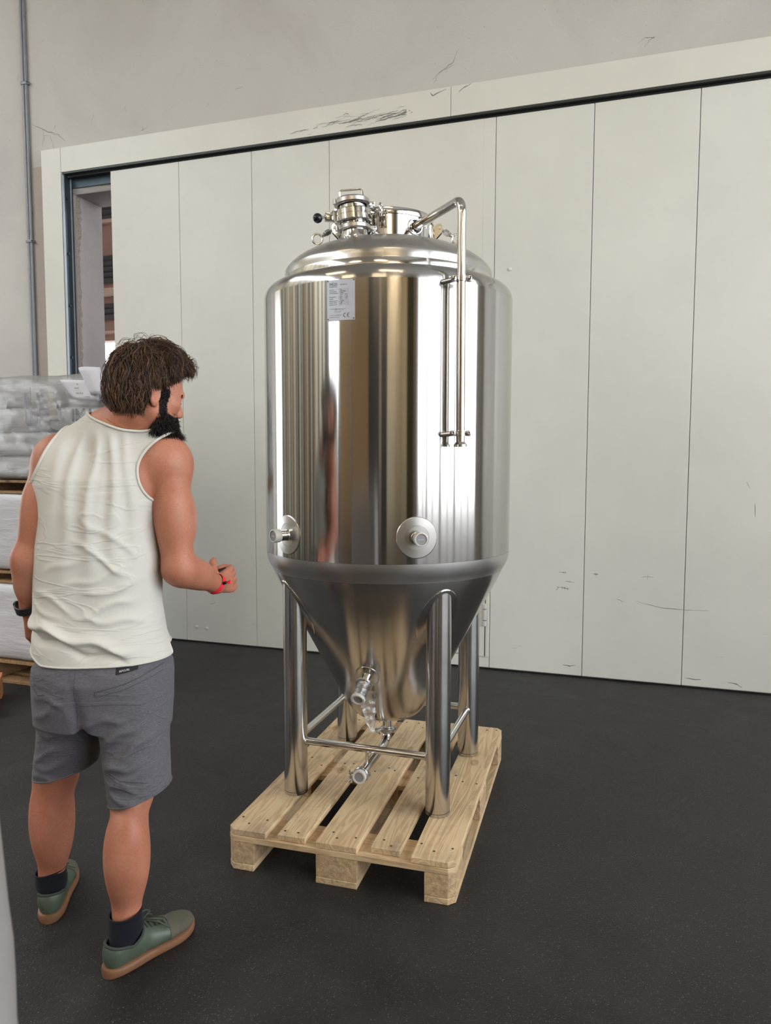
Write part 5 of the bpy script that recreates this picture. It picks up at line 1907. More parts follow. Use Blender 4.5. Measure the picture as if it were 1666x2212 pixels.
def cloth_mat(name, col, weave=900.0, var=0.05, rough=0.9, heather=0.0, wr=0.0):
    m, nt, p, n, l = nodes(name)
    tc = N(nt, 'ShaderNodeTexCoord')
    c = Vector(col[:3])
    n1 = N(nt, 'ShaderNodeTexNoise', Scale=5.0, Detail=5.0)
    l.new(tc.outputs['Object'], n1.inputs['Vector'])
    r = ramp(nt, [(0.3, tuple(c * (1 - var))), (0.7, tuple(c * (1 + var)))])
    l.new(n1.outputs['Fac'], r.inputs[0])
    out = r.outputs[0]
    if heather:
        mp = N(nt, 'ShaderNodeMapping'); mp.inputs['Scale'].default_value = (120, 120, 420)
        l.new(tc.outputs['Object'], mp.inputs[0])
        n2 = N(nt, 'ShaderNodeTexNoise', Scale=1.0, Detail=3.0, Roughness=0.8)
        l.new(mp.outputs[0], n2.inputs['Vector'])
        r2 = ramp(nt, [(0.35, (1 - heather,) * 3), (0.65, (1 + heather,) * 3)])
        l.new(n2.outputs['Fac'], r2.inputs[0])
        mx = N(nt, 'ShaderNodeMix', data_type='RGBA', blend_type='MULTIPLY')
        mx.inputs['Factor'].default_value = 1.0
        l.new(out, mx.inputs['A']); l.new(r2.outputs[0], mx.inputs['B'])
        out = mx.outputs['Result']
    l.new(out, p.inputs['Base Color'])
    p.inputs['Roughness'].default_value = rough
    p.inputs['Specular IOR Level'].default_value = 0.2
    p.inputs['Sheen Weight'].default_value = 0.08
    # fine wrinkles
    mp = N(nt, 'ShaderNodeMapping'); mp.inputs['Scale'].default_value = (3.5, 3.5, 11)
    mp.inputs['Rotation'].default_value = (0.2, 0.5, 0.1)
    l.new(tc.outputs['Object'], mp.inputs[0])
    n3 = N(nt, 'ShaderNodeTexNoise', Scale=1.0, Detail=3.0, Roughness=0.55, Distortion=0.8)
    l.new(mp.outputs[0], n3.inputs['Vector'])
    sb = N(nt, 'ShaderNodeMath', operation='SUBTRACT'); sb.inputs[1].default_value = 0.5
    l.new(n3.outputs['Fac'], sb.inputs[0])
    ab = N(nt, 'ShaderNodeMath', operation='ABSOLUTE')
    l.new(sb.outputs[0], ab.inputs[0])
    rr = ramp(nt, [(0.0, (1, 1, 1)), (0.045, (0, 0, 0))], 'EASE')
    l.new(ab.outputs[0], rr.inputs[0])
    b = N(nt, 'ShaderNodeBump', Strength=wr, Distance=0.004)
    l.new(rr.outputs[0], b.inputs['Height'])
    l.new(b.outputs[0], p.inputs['Normal'])
    return m

M_skin = skin_mat()
M_shirt = cloth_mat('white_jersey', srgb(208, 206, 199), wr=0.35, var=0.02)
M_shorts = cloth_mat('grey_heather', srgb(98, 97, 103), heather=0.22, wr=0.4, var=0.05)
M_sock = cloth_mat('black_sock', srgb(22, 24, 32), wr=0.1)
M_tagblack = plain('label_black', srgb(18, 20, 26), 0.7)
M_white = plain('print_white', srgb(225, 225, 225), 0.6)

BP, BF = build_body()
body = np_obj('body', BP, BF, M_skin, man)

# --- tank top
def ridge(x, c_, w_):
    return np.exp(-((x - c_) / w_) ** 2)

def build_shirt():
    S = Field((-1.07, 1.90, 0.80), (-0.57, 2.34, 1.60), 0.0036)
    zs = [0.80, 0.86, 0.91, 1.00, 1.14, 1.27, 1.36, 1.42]
    cxp = [-0.812, -0.818, -0.830, -0.836, -0.832, -0.831, -0.832, -0.825]
    hw = [0.198, 0.194, 0.186, 0.178, 0.177, 0.171, 0.160, 0.120]
    cyp = [2.095, 2.098, 2.10, 2.105, 2.110, 2.118, 2.12, 2.12]
    dp_ = [0.158, 0.152, 0.146, 0.142, 0.142, 0.142, 0.128, 0.085]
    S.column(zs, cxp, cyp, hw, dp_, 0.03, 2.25)
    T_ = Field((-1.07, 1.90, 0.80), (-0.57, 2.34, 1.60), 0.0036)
    torso(T_, 0.0075)
    T_.cap(C7, hd_(-0.018, 0, -0.075), 0.068, 0.064, 0.035)
    T_.cap((-0.725, 2.15, 1.47), hd_(0.02, 0, -0.09), 0.061, 0.056, 0.03)
    T_.ell(SHR, (0.076, 0.074, 0.084), 0.03)
    T_.ell(SHL, (0.068, 0.072, 0.081), 0.03)
    h = np.clip(0.5 + 0.5 * (S.D - T_.D) / 0.02, 0, 1)
    S.D = (S.D * (1 - h) + T_.D * h - 0.02 * h * (1 - h)).astype(np.float32)
    X, Y, Z = S.ax[0][:, None, None], S.ax[1][None, :, None], S.ax[2][None, None, :]
    back = np.clip((2.14 - Y) / 0.06, 0, 1)
    up = np.clip((Z - 1.02) / 0.25, 0, 1) * np.clip((1.50 - Z) / 0.05, 0, 1)
    # hanging folds below the neckline
    f = 0
    for c0, sl_, w_, a in ((-0.800, -0.02, 0.011, 0.014), (-0.845, -0.10, 0.012, 0.010), (-0.755, 0.06, 0.012, 0.012), (-0.720, 0.10, 0.011, 0.006), (-0.885, -0.17, 0.016, 0.006), (-0.780, 0.00, 0.008, 0.004)):
        f = f + a * ridge(X, c0 + sl_ * (1.48 - Z) + 0.006 * np.sin(Z * 19 + c0 * 40), w_ + 0.03 * (1.48 - Z))
    f = f * up * back
    # long diagonal drape lines and the slack above the hem
    lo_ = np.clip((1.30 - Z) / 0.15, 0, 1)
    for zc, sl_, w_, a, x0, x1 in ((0.930, -0.24, 0.013, 0.017, -1.03, -0.68), (0.902, -0.26, 0.010, -0.012, -1.03, -0.70), (1.03, -0.45, 0.010, 0.005, -0.99, -0.84), (1.09, 0.30, 0.009, 0.004, -0.90, -0.70),
                                (1.01, 0.35, 0.010, 0.006, -0.85, -0.68), (1.06, 0.25, 0.010, 0.005, -0.84, -0.67), (1.13, 0.40, 0.010, 0.004, -0.95, -0.80), (0.975, -0.15, 0.010, 0.006, -0.83, -0.66),
                                (1.15, -0.7, 0.010, 0.006, -0.86, -0.70), (1.21, -0.75, 0.011, 0.005, -0.84, -0.68), (1.0, -0.5, 0.009, 0.005, -1.0, -0.88), (0.95, -0.3, 0.009, 0.004, -0.98, -0.84)):
        zz = zc + sl_ * (X - (x0 + x1) / 2) + 0.008 * np.sin(X * 45 + zc * 60)
        f = f + a * ridge(Z, zz, w_) * np.clip((X - x0) / 0.04, 0, 1) * np.clip((x1 - X) / 0.04, 0, 1) * back
    S.D = (S.D - f).astype(np.float32)
    P, F = S.mesh()
    P = relax(P, F, 2, 0.5)
    T3 = tris(F)
    x, y, z = P.T
    hem = z - (0.862 + 0.045 * np.clip((-0.95 - x) / 0.1, 0, 1) + 0.010 * np.sin((x + 0.83) * 9) + np.where(y < 2.1, -0.018 * np.clip((x + 1.0) / 0.3, 0, 1), 0.012))
    P, T3 = clip(P, T3, hem)
    x, y, z = P.T
    dz = (z - 1.388) / 0.122
    edge = -0.576 - 0.112 * np.clip(1 - dz ** 2, 0.0, 1) ** np.where(dz > 0, 0.9, 0.5)
    ra = np.where(np.abs(dz) < 1, np.where(y > 2.15, edge + 0.02, edge) - x, np.maximum(0.2 - 0 * x, -0.55 - x))
    P, T3 = clip(P, T3, ra)
    x, y, z = P.T
    la = -((x + 0.904) * -0.861 + (z - 1.518) * 0.509) - 0.012 * np.exp(-((z - 1.42) / 0.06) ** 2) * 0
    la = np.maximum(la - 0.014 * np.clip((1.5 - z) / 0.1, 0, 1), (1.352 - z) * 1.2)
    P, T3 = clip(P, T3, la)
    x, y, z = P.T
    # neck opening: tilted oval, deeper in front
    nx_ = (x + 0.745) / 0.108
    ny_ = (y - 2.165) / 0.125
    nz_ = np.minimum(0, z - (1.537 - 0.25 * (x + 0.745))) / (0.062 + 0.10 * np.clip((y - 2.14) / 0.06, 0, 1))
    nk = nx_ ** 2 + ny_ ** 2 * 0.6 * np.clip(-nz_ / 0.5, 0, 1) + nz_ ** 2 - 1
    P, T3 = clip(P, T3, nk)
    return P, T3
SP, ST = build_shirt()
shirt = np_obj('tank_top', SP, ST, M_shirt, man, 0.003)
M_bind = cloth_mat('shirt_binding', srgb(210, 208, 200), wr=0.05, var=0.02)
for lp in boundary_loops(ST):
    if len(lp) < 40:
        continue
    Q = smooth_path(SP[lp], 8)
    zr = Q[:, 2].max() - Q[:, 2].min()
    is_hem = Q[:, 2].mean() < 0.95
    mb = MB()
    mb.tube([tuple(q) for q in Q[::2]], 0.0030 if is_hem else 0.0042, 8, closed=True)
    obj('hem' if is_hem else 'binding', mb, M_bind, shirt, angle=60)

# --- shorts
def build_shorts():
    S = Field((-1.12, 1.86, 0.36), (-0.58, 2.36, 0.96), 0.0036)
    S.column([0.66, 0.72, 0.80, 0.86, 0.95], [-0.824, -0.820, -0.818, -0.820, -0.826], [2.085, 2.085, 2.085, 2.09, 2.10], [0.186, 0.190, 0.190, 0.180, 0.150], [0.135, 0.150, 0.156, 0.136, 0.10], 0.03, 2.3)
    S.column([0.34, 0.43, 0.60, 0.82], [-0.698, -0.704, -0.722, -0.738], [2.030, 2.036, 2.055, 2.085], [0.084, 0.086, 0.094, 0.105], [0.088, 0.090, 0.105, 0.135], 0.03, 2.15)
    S.column([0.34, 0.43, 0.60, 0.82], [-0.995, -0.985, -0.945, -0.905], [2.175, 2.170, 2.145, 2.105], [0.086, 0.086, 0.094, 0.105], [0.090, 0.090, 0.105, 0.135], 0.03, 2.15)
    X, Y, Z = S.ax[0][:, None, None], S.ax[1][None, :, None], S.ax[2][None, None, :]
    f = 0
    for zc, sl_, w_, a, x0, x1 in ((0.60, 0.75, 0.014, 0.010, -0.80, -0.64), (0.66, 0.55, 0.012, 0.007, -0.80, -0.66), (0.70, 0.15, 0.012, 0.006, -0.86, -0.70), (0.57, 0.10, 0.012, 0.007, -0.79, -0.66),
                                (0.515, -0.25, 0.011, 0.007, -0.79, -0.68), (0.475, -0.5, 0.011, 0.007, -0.79, -0.66), (0.54, 0.45, 0.010, 0.006, -0.77, -0.64), (0.63, -0.15, 0.012, 0.006, -1.02, -0.90),
                                (0.56, 0.45, 0.010, 0.006, -1.05, -0.93), (0.52, 0.2, 0.012, 0.006, -1.06, -0.92), (0.485, -0.1, 0.012, 0.006, -1.07, -0.95), (0.72, 0.6, 0.012, 0.005, -1.0, -0.88), (0.76, -0.2, 0.012, 0.005, -1.0, -0.86)):
        zz = zc + sl_ * (X - (x0 + x1) / 2) + 0.007 * np.sin(X * 60 + zc * 50)
        f = f + a * ridge(Z, zz, w_) * np.clip((X - x0) / 0.03, 0, 1) * np.clip((x1 - X) / 0.03, 0, 1)
    f = f - 0.016 * ridge(X, -0.842 + 0.1 * (0.75 - Z), 0.016) * np.clip((0.82 - Z) / 0.1, 0, 1) * np.clip((2.1 - Y) / 0.05, 0, 1)
    S.D = (S.D - f).astype(np.float32)
    P, F = S.mesh()
    P = relax(P, F, 2, 0.5)
    T3 = tris(F)
    P, T3 = clip(P, T3, 0.888 - P[:, 2])
    x, y, z = P.T
    right = x > -0.845 + 0.1 * (0.6 - z)
    lim = np.where(right, 0.463 + 0.30 * (x + 0.706), 0.475 + 0.26 * (x + 0.99))
    P, T3 = clip(P, T3, z - lim)
    return P, T3
HP, HT = build_shorts()
shorts = np_obj('shorts', HP, HT, M_shorts, man, 0.003)
for lp in boundary_loops(HT):
    if len(lp) < 40 or HP[lp][:, 2].mean() > 0.9:
        continue
    Q = smooth_path(HP[lp], 8)
    mb = MB(); mb.tube([tuple(q) for q in Q[::2]], 0.0028, 8, closed=True)
    obj('hem', mb, M_shorts, shorts, angle=60)
bvh = BVHTree.FromPolygons([tuple(q) for q in HP], [tuple(int(i) for i in t) for t in HT])
def on_back(tree, x, z, off=0.002, y0=1.5):
    h_, n_, i_, d_ = tree.ray_cast(Vector((x, y0, z)), Vector((0, 1, 0)))
    return (h_ + n_ * off if n_.y < 0 else h_ - n_ * off) if h_ else Vector((x, 2.0, z))
def seam(pts, r, mat, parent, name, tree=bvh, off=0.0):
    P = []
    for i in range(len(pts) - 1):
        for k in range(8):
            t = k / 8
            P.append(on_back(tree, pts[i][0] * (1 - t) + pts[i + 1][0] * t, pts[i][1] * (1 - t) + pts[i + 1][1] * t, off))
    P.append(on_back(tree, *pts[-1], off))
    mb = MB(); mb.tube(P, r, 6)
    return obj(name, mb, mat, parent, angle=60)
M_seamg = cloth_mat('shorts_seam', srgb(84, 84, 90), heather=0.1)
seam([(-0.785, 0.790), (-0.71, 0.808), (-0.635, 0.836)], 0.0022, M_seamg, shorts, 'pocket_welt')
seam([(-0.785, 0.776), (-0.71, 0.793), (-0.632, 0.822)], 0.0016, M_seamg, shorts, 'pocket_stitch')
seam([(-0.785, 0.790), (-0.785, 0.776)], 0.0016, M_seamg, shorts, 'pocket_stitch')
seam([(-0.842, 0.86), (-0.842, 0.75), (-0.845, 0.64)], 0.0013, M_seamg, shorts, 'seam')
seam([(-0.995, 0.795), (-0.955, 0.770), (-0.93, 0.775)], 0.0020, M_seamg, shorts, 'pocket_welt')
# black maker's label just under the hem
cs = [(-0.738, 0.870), (-0.686, 0.878), (-0.684, 0.838), (-0.733, 0.830)]
mb = MB()
nn = 6
vs = []
for j in range(nn + 1):
    for i in range(nn + 1):
        u, v = i / nn, j / nn
        x = (cs[3][0] * (1 - u) + cs[2][0] * u) * (1 - v) + (cs[0][0] * (1 - u) + cs[1][0] * u) * v
        z = (cs[3][1] * (1 - u) + cs[2][1] * u) * (1 - v) + (cs[0][1] * (1 - u) + cs[1][1] * u) * v
        vs.append(on_back(bvh, x, z, 0.002))
mb.add(vs, [(j * (nn + 1) + i, j * (nn + 1) + i + 1, (j + 1) * (nn + 1) + i + 1, (j + 1) * (nn + 1) + i) for j in range(nn) for i in range(nn)])
lab = obj('label_patch', mb, M_tagblack, shorts)
lab['label'] = 'small black label with white letters'
t_ = text_mesh('RIPCURL', 0.0070, M_white, Matrix.Identity(4), 'label_lettering', shorts, 0.0001, 0.0002)
b_ = base_of(lab)
for v in t_.data.vertices:
    px_, py_ = v.co.x + b_.x, v.co.y + b_.y
    q = on_back(bvh, -0.7270 + px_ * 0.9, 0.8355 + py_ + px_ * 0.12, 0.0032)
    v.co = q - b_

# --- head hair and beard: tapered locks grown over the skull
def strand_mesh(paths, r0):
    """paths (n, m, 3), radius per strand (n,) -> three-sided tapered tubes"""
    n, m, _ = paths.shape
    tg = np.gradient(paths, axis=1)
    tg /= np.linalg.norm(tg, axis=2, keepdims=True) + 1e-9
    ref = np.tile(np.array([0.31, 0.52, 0.79]), (n, m, 1))
    e1 = np.cross(tg, ref); e1 /= np.linalg.norm(e1, axis=2, keepdims=True) + 1e-9
    e2 = np.cross(tg, e1)
    prof = (np.sin(np.linspace(0.35, 1.0, m) * pi) ** 0.6 * 0.9 + 0.12)[None, :, None] * r0[:, None, None]
    ring = []
    for k in range(3):
        a = 2 * pi * k / 3
        ring.append(paths + (e1 * cos(a) * 1.5 + e2 * sin(a) * 0.7) * prof)
    V = np.stack(ring, 2).reshape(-1, 3)
    base = (np.arange(n)[:, None, None] * m + np.arange(m - 1)[None, :, None]) * 3
    k = np.arange(3)[None, None, :]
    k2 = (k + 1) % 3
    F = np.stack([base + k, base + k2, base + 3 + k2, base + 3 + k], -1).reshape(-1, 4)
    return V, F

rng = np.random.default_rng(11)
def grow(roots, off0, off1, length, m, flow, curl, center, rad, lift=None):
    """walk along the scalp shell; roots are local (f, s, u) directions"""
    p = roots.copy()
    n = len(p)
    out = [p.copy()]
    ph = rng.uniform(0, 6.28, n); fr = rng.uniform(5, 11, n); am = curl * rng.uniform(0.3, 1.0, n)
    for i in range(1, m):
        t = i / (m - 1)
        v = flow(p, t)
        nrm = (p - center) / rad ** 2
        nrm /= np.linalg.norm(nrm, axis=1, keepdims=True)
        v = v - nrm * (v * nrm).sum(1, keepdims=True) * 0.9
        v /= np.linalg.norm(v, axis=1, keepdims=True) + 1e-9
        sd = np.cross(v, nrm)
        v = v + sd * (np.sin(ph + fr * t * 1.6) * am)[:, None]
        v /= np.linalg.norm(v, axis=1, keepdims=True) + 1e-9
        p = p + v * (length / (m - 1))[:, None]
        # keep at the wanted distance over the skull
        q = (p - center) / rad
        rr = np.linalg.norm(q, axis=1, keepdims=True)
        want = 1 + ((off0 + (off1 - off0) * min(1, t * 2.2)) / 0.085)[:, None]
        k = np.clip((p[:, 2:3] + 0.075) / 0.05, 0.0, 1)          # below the skull the locks hang free
        p = center + rad * q * (1 + (want / rr - 1) * (0.75 * k))
        out.append(p.copy())
    return np.stack(out, 1)

center = np.array([-0.006, 0, 0.018]); rad = np.array([0.098, 0.079, 0.098])
DOWN = np.array([HF[2], HR[2], HU[2]]) * -1.0        # gravity in head axes
def hair_ok(q):
    f, s_, u = q[:, 0], np.abs(q[:, 1]), q[:, 2]
    line = np.where(f > 0.045, 0.071 - (f - 0.045) * 0.1, np.where(f > 0.015, 0.002 + (f - 0.015) * 2.0, np.where(f > -0.026, 0.004, -0.062)))
    return u > line
d_ = rng.normal(size=(1900, 3)); d_ /= np.linalg.norm(d_, axis=1, keepdims=True)
roots = center + rad * d_
roots = roots[hair_ok(roots)][:520]
whorl = np.array([-0.055, 0.01, 0.10])
def flow(p, t):
    v = p - whorl
    v /= np.linalg.norm(v, axis=1, keepdims=True) + 1e-9
    front = np.clip((p[:, 0:1] - 0.02) / 0.06, 0, 1) * np.clip((p[:, 2:3] - 0.03) / 0.05, 0, 1)
    side = np.array([0.2, 0.55, 0.25])
    g = DOWN * (0.55 + 0.5 * t) + np.array([-0.10, 0, 0])
    tip = np.clip((t - 0.75) * 2.2, 0, 1) * np.clip((0.0 - p[:, 2:3]) / 0.05, 0, 1)
    outw = (p - center) * np.array([1, 1, 0.0]); outw /= np.linalg.norm(outw, axis=1, keepdims=True) + 1e-9
    lift = front * np.array([0.35, 0.45, 0.75]) * (1.1 - 1.2 * t)
    return v * 0.7 * (1 - 0.5 * front) + g * (1 - 0.9 * front) + front * side * 0.4 + lift + outw * tip * 1.8
ng = len(roots)
layer = rng.uniform(0.1, 1, ng)
fronty = np.clip((roots[:, 0] - 0.03) / 0.05, 0, 1)
low = np.clip((0.03 - roots[:, 2]) / 0.08, 0, 1)
backy = np.clip((-roots[:, 0] + 0.0) / 0.07, 0, 1)
off1 = 0.006 + 0.024 * layer + 0.005 * fronty + 0.016 * backy * layer * low - 0.010 * backy * (1 - low)
length = (0.095 + 0.05 * rng.uniform(0, 1, ng)) * (1 - 0.52 * low) * (1 - 0.25 * fronty)
side_ear = (np.abs(roots[:, 1]) > 0.05) & (roots[:, 0] > -0.03)
length = np.where(side_ear, np.minimum(length * 0.72, 0.020 + np.clip(roots[:, 2] + 0.005, 0, 1) * 1.15), length)
length = np.where(roots[:, 0] > 0.045, np.minimum(length, 0.024 + 0.022 * rng.uniform(0, 1, ng)), length)
M_ = 12
guides = grow(roots, np.full(ng, 0.002), off1, length, M_, flow, 0.65, center, rad)
NCH = 30
ch = np.repeat(guides, NCH, 0)
spread = rng.normal(size=(len(ch), 1, 3)) * 0.0065
conv = np.linspace(1.0, 0.45, M_)[None, :, None]
wav = rng.normal(size=(len(ch), 1, 3)) * 0.0028 * np.sin(np.linspace(0, 1, M_)[None, :, None] * rng.uniform(5, 13, (len(ch), 1, 1)) + rng.uniform(0, 6, (len(ch), 1, 1)))
ch = ch + spread * conv + wav
def cut_strands(c):
    f_, s2, u_ = c[..., 0], np.abs(c[..., 1]), c[..., 2]
    lim_ = np.where(f_ > 0.062, 0.067, np.where(f_ > 0.008, -0.006 + (f_ - 0.008) * 1.07, -0.006)) + rng.normal(size=(len(c), 1)) * 0.006
    bad = (f_ > -0.026) & (u_ < lim_)
    bad[:, 0] = False
    first = np.where(bad.any(1), bad.argmax(1), c.shape[1] - 1)
    first = np.maximum(first, 2)
    t_new = np.linspace(0, 1, c.shape[1])[None, :] * first[:, None]
    i0 = np.minimum(t_new.astype(int), c.shape[1] - 2); fr_ = (t_new - i0)[..., None]
    r_ = np.arange(len(c))[:, None]
    return c[r_, i0] * (1 - fr_) + c[r_, i0 + 1] * fr_
ch = cut_strands(ch)
def to_world(q):
    return HC + q @ HM
# fly-away curls on top
fl = center + rad * 1.02 * (lambda a: a / np.linalg.norm(a, axis=1, keepdims=True))(rng.normal(size=(260, 3)) * np.array([1, 1, 0.6]) + np.array([0.4, 0.3, 1.0]))
fl = fl[hair_ok(fl)]
tt = np.linspace(0, 1, M_)
fo = (fl - center) / rad; fo /= np.linalg.norm(fo, axis=1, keepdims=True)
sx = rng.normal(size=fl.shape); sx -= fo * (sx * fo).sum(1, keepdims=True); sx /= np.linalg.norm(sx, axis=1, keepdims=True)
hgt = rng.uniform(0.014, 0.030, len(fl)); run = rng.uniform(0.02, 0.05, len(fl))
fp = fl[:, None, :] + fo[:, None, :] * (hgt[:, None] * np.sin(tt * pi * 0.85)[None, :] * 1.15)[:, :, None] + sx[:, None, :] * (run[:, None] * (1 - np.cos(tt * pi * 0.9))[None, :] * 0.5)[:, :, None]
V1, F1 = strand_mesh(to_world(ch), rng.uniform(0.0006, 0.0011, len(ch)))
V2, F2 = strand_mesh(to_world(fp), rng.uniform(0.0004, 0.0007, len(fp)))

def hair_mat(name, dark, light):
    m, nt, p, n, l = nodes(name)
    g = N(nt, 'ShaderNodeNewGeometry')
    r = ramp(nt, [(0.0, dark), (0.6, tuple((np.array(dark) * 0.6 + np.array(light) * 0.4))), (1.0, light)])
    l.new(g.outputs['Random Per Island'], r.inputs[0])
    l.new(r.outputs[0], p.inputs['Base Color'])
    p.inputs['Roughness'].default_value = 0.5
    p.inputs['Specular IOR Level'].default_value = 0.4
    return m
M_hair = hair_mat('brown_hair', srgb(46, 33, 28)[:3], srgb(126, 94, 70)[:3])
M_beard = hair_mat('dark_beard', srgb(20, 18, 20)[:3], srgb(58, 48, 44)[:3])

# solid under-layer so that no scalp shows between the locks
C_ = Field(HC - 0.17, HC + 0.17, 0.0045)
C_.ell(hd_(-0.010, 0, 0.022), (0.102, 0.083, 0.102), 0.01, HM)
C_.ell(hd_(-0.045, 0, -0.010), (0.068, 0.074, 0.075), 0.03, HM)
C_.ell(hd_(0.050, 0, 0.065), (0.052, 0.062, 0.045), 0.02, HM)
CP, CF = C_.mesh()
CT = tris(CF)
q = (CP - HC) @ HM.T
ln_ = np.where(q[:, 0] > 0.050, 0.070, np.where(q[:, 0] > 0.008, 0.004 + (q[:, 0] - 0.008) * 1.4, np.where(q[:, 0] > -0.035, 0.004, -0.058)))
CP, CT = clip(CP, CT, q[:, 2] - ln_)
Fq = np.concatenate([F1, F2 + len(V1)])
HV = np.concatenate([V1, V2])
HF3 = tris(Fq)
hair = np_obj('hair', HV, HF3, M_hair, man)
hair['label'] = 'thick wavy brown hair'
M_hairin = plain('hair_base', srgb(52, 38, 32), 0.7)
np_obj('under_hair', CP, CT, M_hairin, hair)

# beard
nb = 15000
f = rng.uniform(-0.02, 0.10, nb); s_ = rng.uniform(-0.075, 0.075, nb); u = rng.uniform(-0.13, 0.0, nb)
cand = np.concatenate([np.stack([f, s_, u], 1), np.stack([rng.uniform(0.008, 0.030, 2200), rng.choice([-0.068, 0.068], 2200), rng.uniform(-0.066, 0.0, 2200)], 1)])
treeB = BVHTree.FromPolygons([tuple(v) for v in BP], [tuple(int(i) for i in t) for t in BF])
R_, Nn = [], []
for c in cand:
    f, s_, u = c
    burn = abs(s_) > 0.05 and 0.008 < f < 0.030
    jaw = (u < -0.062 and f > 0.012) or (u < -0.046 and 0.010 < f < 0.042)
    if f > 0.06 and u > -0.070: jaw = False
    if f > 0.03 and u > -0.066 - (f - 0.03) * 0.1: jaw = False
    moust = f > 0.078 and -0.078 < u < -0.062 and abs(s_) < 0.03
    if not (burn or jaw or moust):
        continue
    w_ = HC + c @ HM
    loc, nr, i, d = treeB.find_nearest(Vector(w_))
    if loc is None or d > 0.03:
        continue
    lq = (np.array(loc) - HC) @ HM.T
    if lq[0] < 0.004 or lq[2] > -0.0 or lq[2] < -0.120:
        continue
    R_.append(np.array(loc)); Nn.append(np.array(nr))
R_, Nn = np.array(R_), np.array(Nn)
lq = (R_ - HC) @ HM.T
blen = np.where(lq[:, 2] < -0.075, 0.013 + 0.010 * np.clip((-lq[:, 2] - 0.075) / 0.04, 0, 1), 0.010)
blen = blen * rng.uniform(0.75, 1.1, len(R_))
mB = 8
t = np.linspace(0, 1, mB)[None, :, None]
dirv = Nn * 0.6 + np.array([0, 0, -0.60]) + HF * 0.05 + rng.normal(size=Nn.shape) * 0.22
isburn = (lq[:, 2] > -0.064) & (lq[:, 0] < 0.045)
dirv = np.where(isburn[:, None], Nn * 0.18 + np.array([0, 0, -1.0]) + rng.normal(size=Nn.shape) * 0.2, dirv)
dirv /= np.linalg.norm(dirv, axis=1, keepdims=True)
bend_ = np.array([0, 0, -1.0]) * 0.5 + rng.normal(size=Nn.shape) * 0.25
bp = R_[:, None, :] + (dirv[:, None, :] * t + bend_[:, None, :] * t ** 2 * np.where(isburn, 0.15, 0.5)[:, None, None]) * blen[:, None, None]
bp += rng.normal(size=(len(R_), 1, 3)) * 0.0028 * np.sin(t * 9 + rng.uniform(0, 6, (len(R_), 1, 1))) * t
V3, F3 = strand_mesh(bp, rng.uniform(0.0006, 0.0011, len(bp)))
K_ = Field(HC - 0.19, HC + 0.17, 0.0045)
for sg in (-1, 1):
    K_.cap(hd_(0.018, sg * 0.052, -0.072), hd_(0.060, sg * 0.020, -0.100), 0.018, 0.024, 0.02)
K_.ell(hd_(0.064, 0, -0.104), (0.024, 0.028, 0.026), 0.02, HM)
K_.ell(hd_(0.094, 0, -0.070), (0.010, 0.026, 0.008), 0.008, HM)
KP, KF = K_.mesh()
nK = len(KP)
beard = np_obj('beard', V3, tris(F3), M_beard, man)
M_beardin = plain('beard_base', srgb(26, 23, 24), 0.8)  # dark base colour under the beard strands
np_obj('under_beard', KP, tris(KF), M_beardin, beard)
beard['label'] = 'full dark beard'
# brows
bw = []
for sg in (-1, 1):
    for k in range(70):
        x_ = rng.uniform(0.012, 0.048)
        r0 = hd_(0.0955 - (x_ - 0.012) * 0.42, sg * x_, -0.003 + rng.normal() * 0.0022 + (x_ - 0.03) * -0.05)
        dv = HR * sg * 0.9 + HF * -0.3 + HU * rng.normal() * 0.25
        bw.append([r0 + dv * 0.011 * q_ + HF * 0.003 * sin(q_ * pi) for q_ in np.linspace(0, 1, 5)])
V4, F4 = strand_mesh(np.array(bw), np.full(len(bw), 0.0009))
np_obj('eyebrows', V4, F4, M_beard, man)
M_eye = plain('eye_white', srgb(220, 214, 208), 0.2, var=0.01)
M_iris = plain('iris', srgb(60, 46, 36), 0.15)
for sg in (-1, 1):
    mb = MB(); mb.ball(hd_(0.0785, sg * 0.032, -0.022), 0.0118, 12)
    e = obj('eye', mb, M_eye, man)
    mb = MB(); mb.ball(hd_(0.0855, sg * 0.0330, -0.0245), (0.0062, 0.0062, 0.0062), 10)
    obj('iris', mb, M_iris, e)
# thin chain at the nape
M_gold = plain('gold_chain', srgb(196, 160, 110), 0.3, 0.8)
ch_ = []
for k in range(25):
    x = -0.775 + 0.100 * k / 24
    h_, n_, i_, d2 = treeB.ray_cast(Vector((x, 1.7, 1.530 - 0.026 * (k / 24) - 0.012 * sin(pi * k / 24))), Vector((0, 1, 0)))
    if h_:
        ch_.append(h_ + Vector((0, -0.001, 0)))
if len(ch_) > 3:
    mb = MB(); mb.tube(ch_, [0.0008 if k % 2 else 0.0005 for k in range(len(ch_))], 6)
    obj('necklace', mb, M_gold, man)

# --- wristwatch, wristband
wdir = (Vector(WRL) - Vector(ELL)).normalized()
wc = Vector(WRL) + wdir * -0.004
MW = frame(wc, wdir + Vector((0.25, 0, 0.0)), Vector((0, 1, 0)))
mb = MB(); mb.lathe([(0.0345, -0.011), (0.037, -0.010), (0.037, 0.010), (0.0345, 0.011), (0.0335, 0.0), (0.0345, -0.011)], MW @ Matrix.Diagonal((1.2, 1.05, 1.1, 1)), 40)
watch = obj('wristwatch', mb, plain('watch_strap', srgb(34, 34, 38), 0.5), man)
watch['label'] = 'black wristwatch on the left wrist'
mb = MB(); mb.box((0, 0, 0), (0.010, 0.036, 0.034), MW @ Matrix.Translation((-0.004, 0.036, 0)) @ Matrix.Rotation(pi / 2, 4, 'Z'), 0.004)
obj('watch_case', mb, plain('watch_case', srgb(44, 44, 50), 0.3), watch)
mb = MB(); mb.box((0.001, -0.040, 0), (0.018, 0.008, 0.026), MW, 0.002)
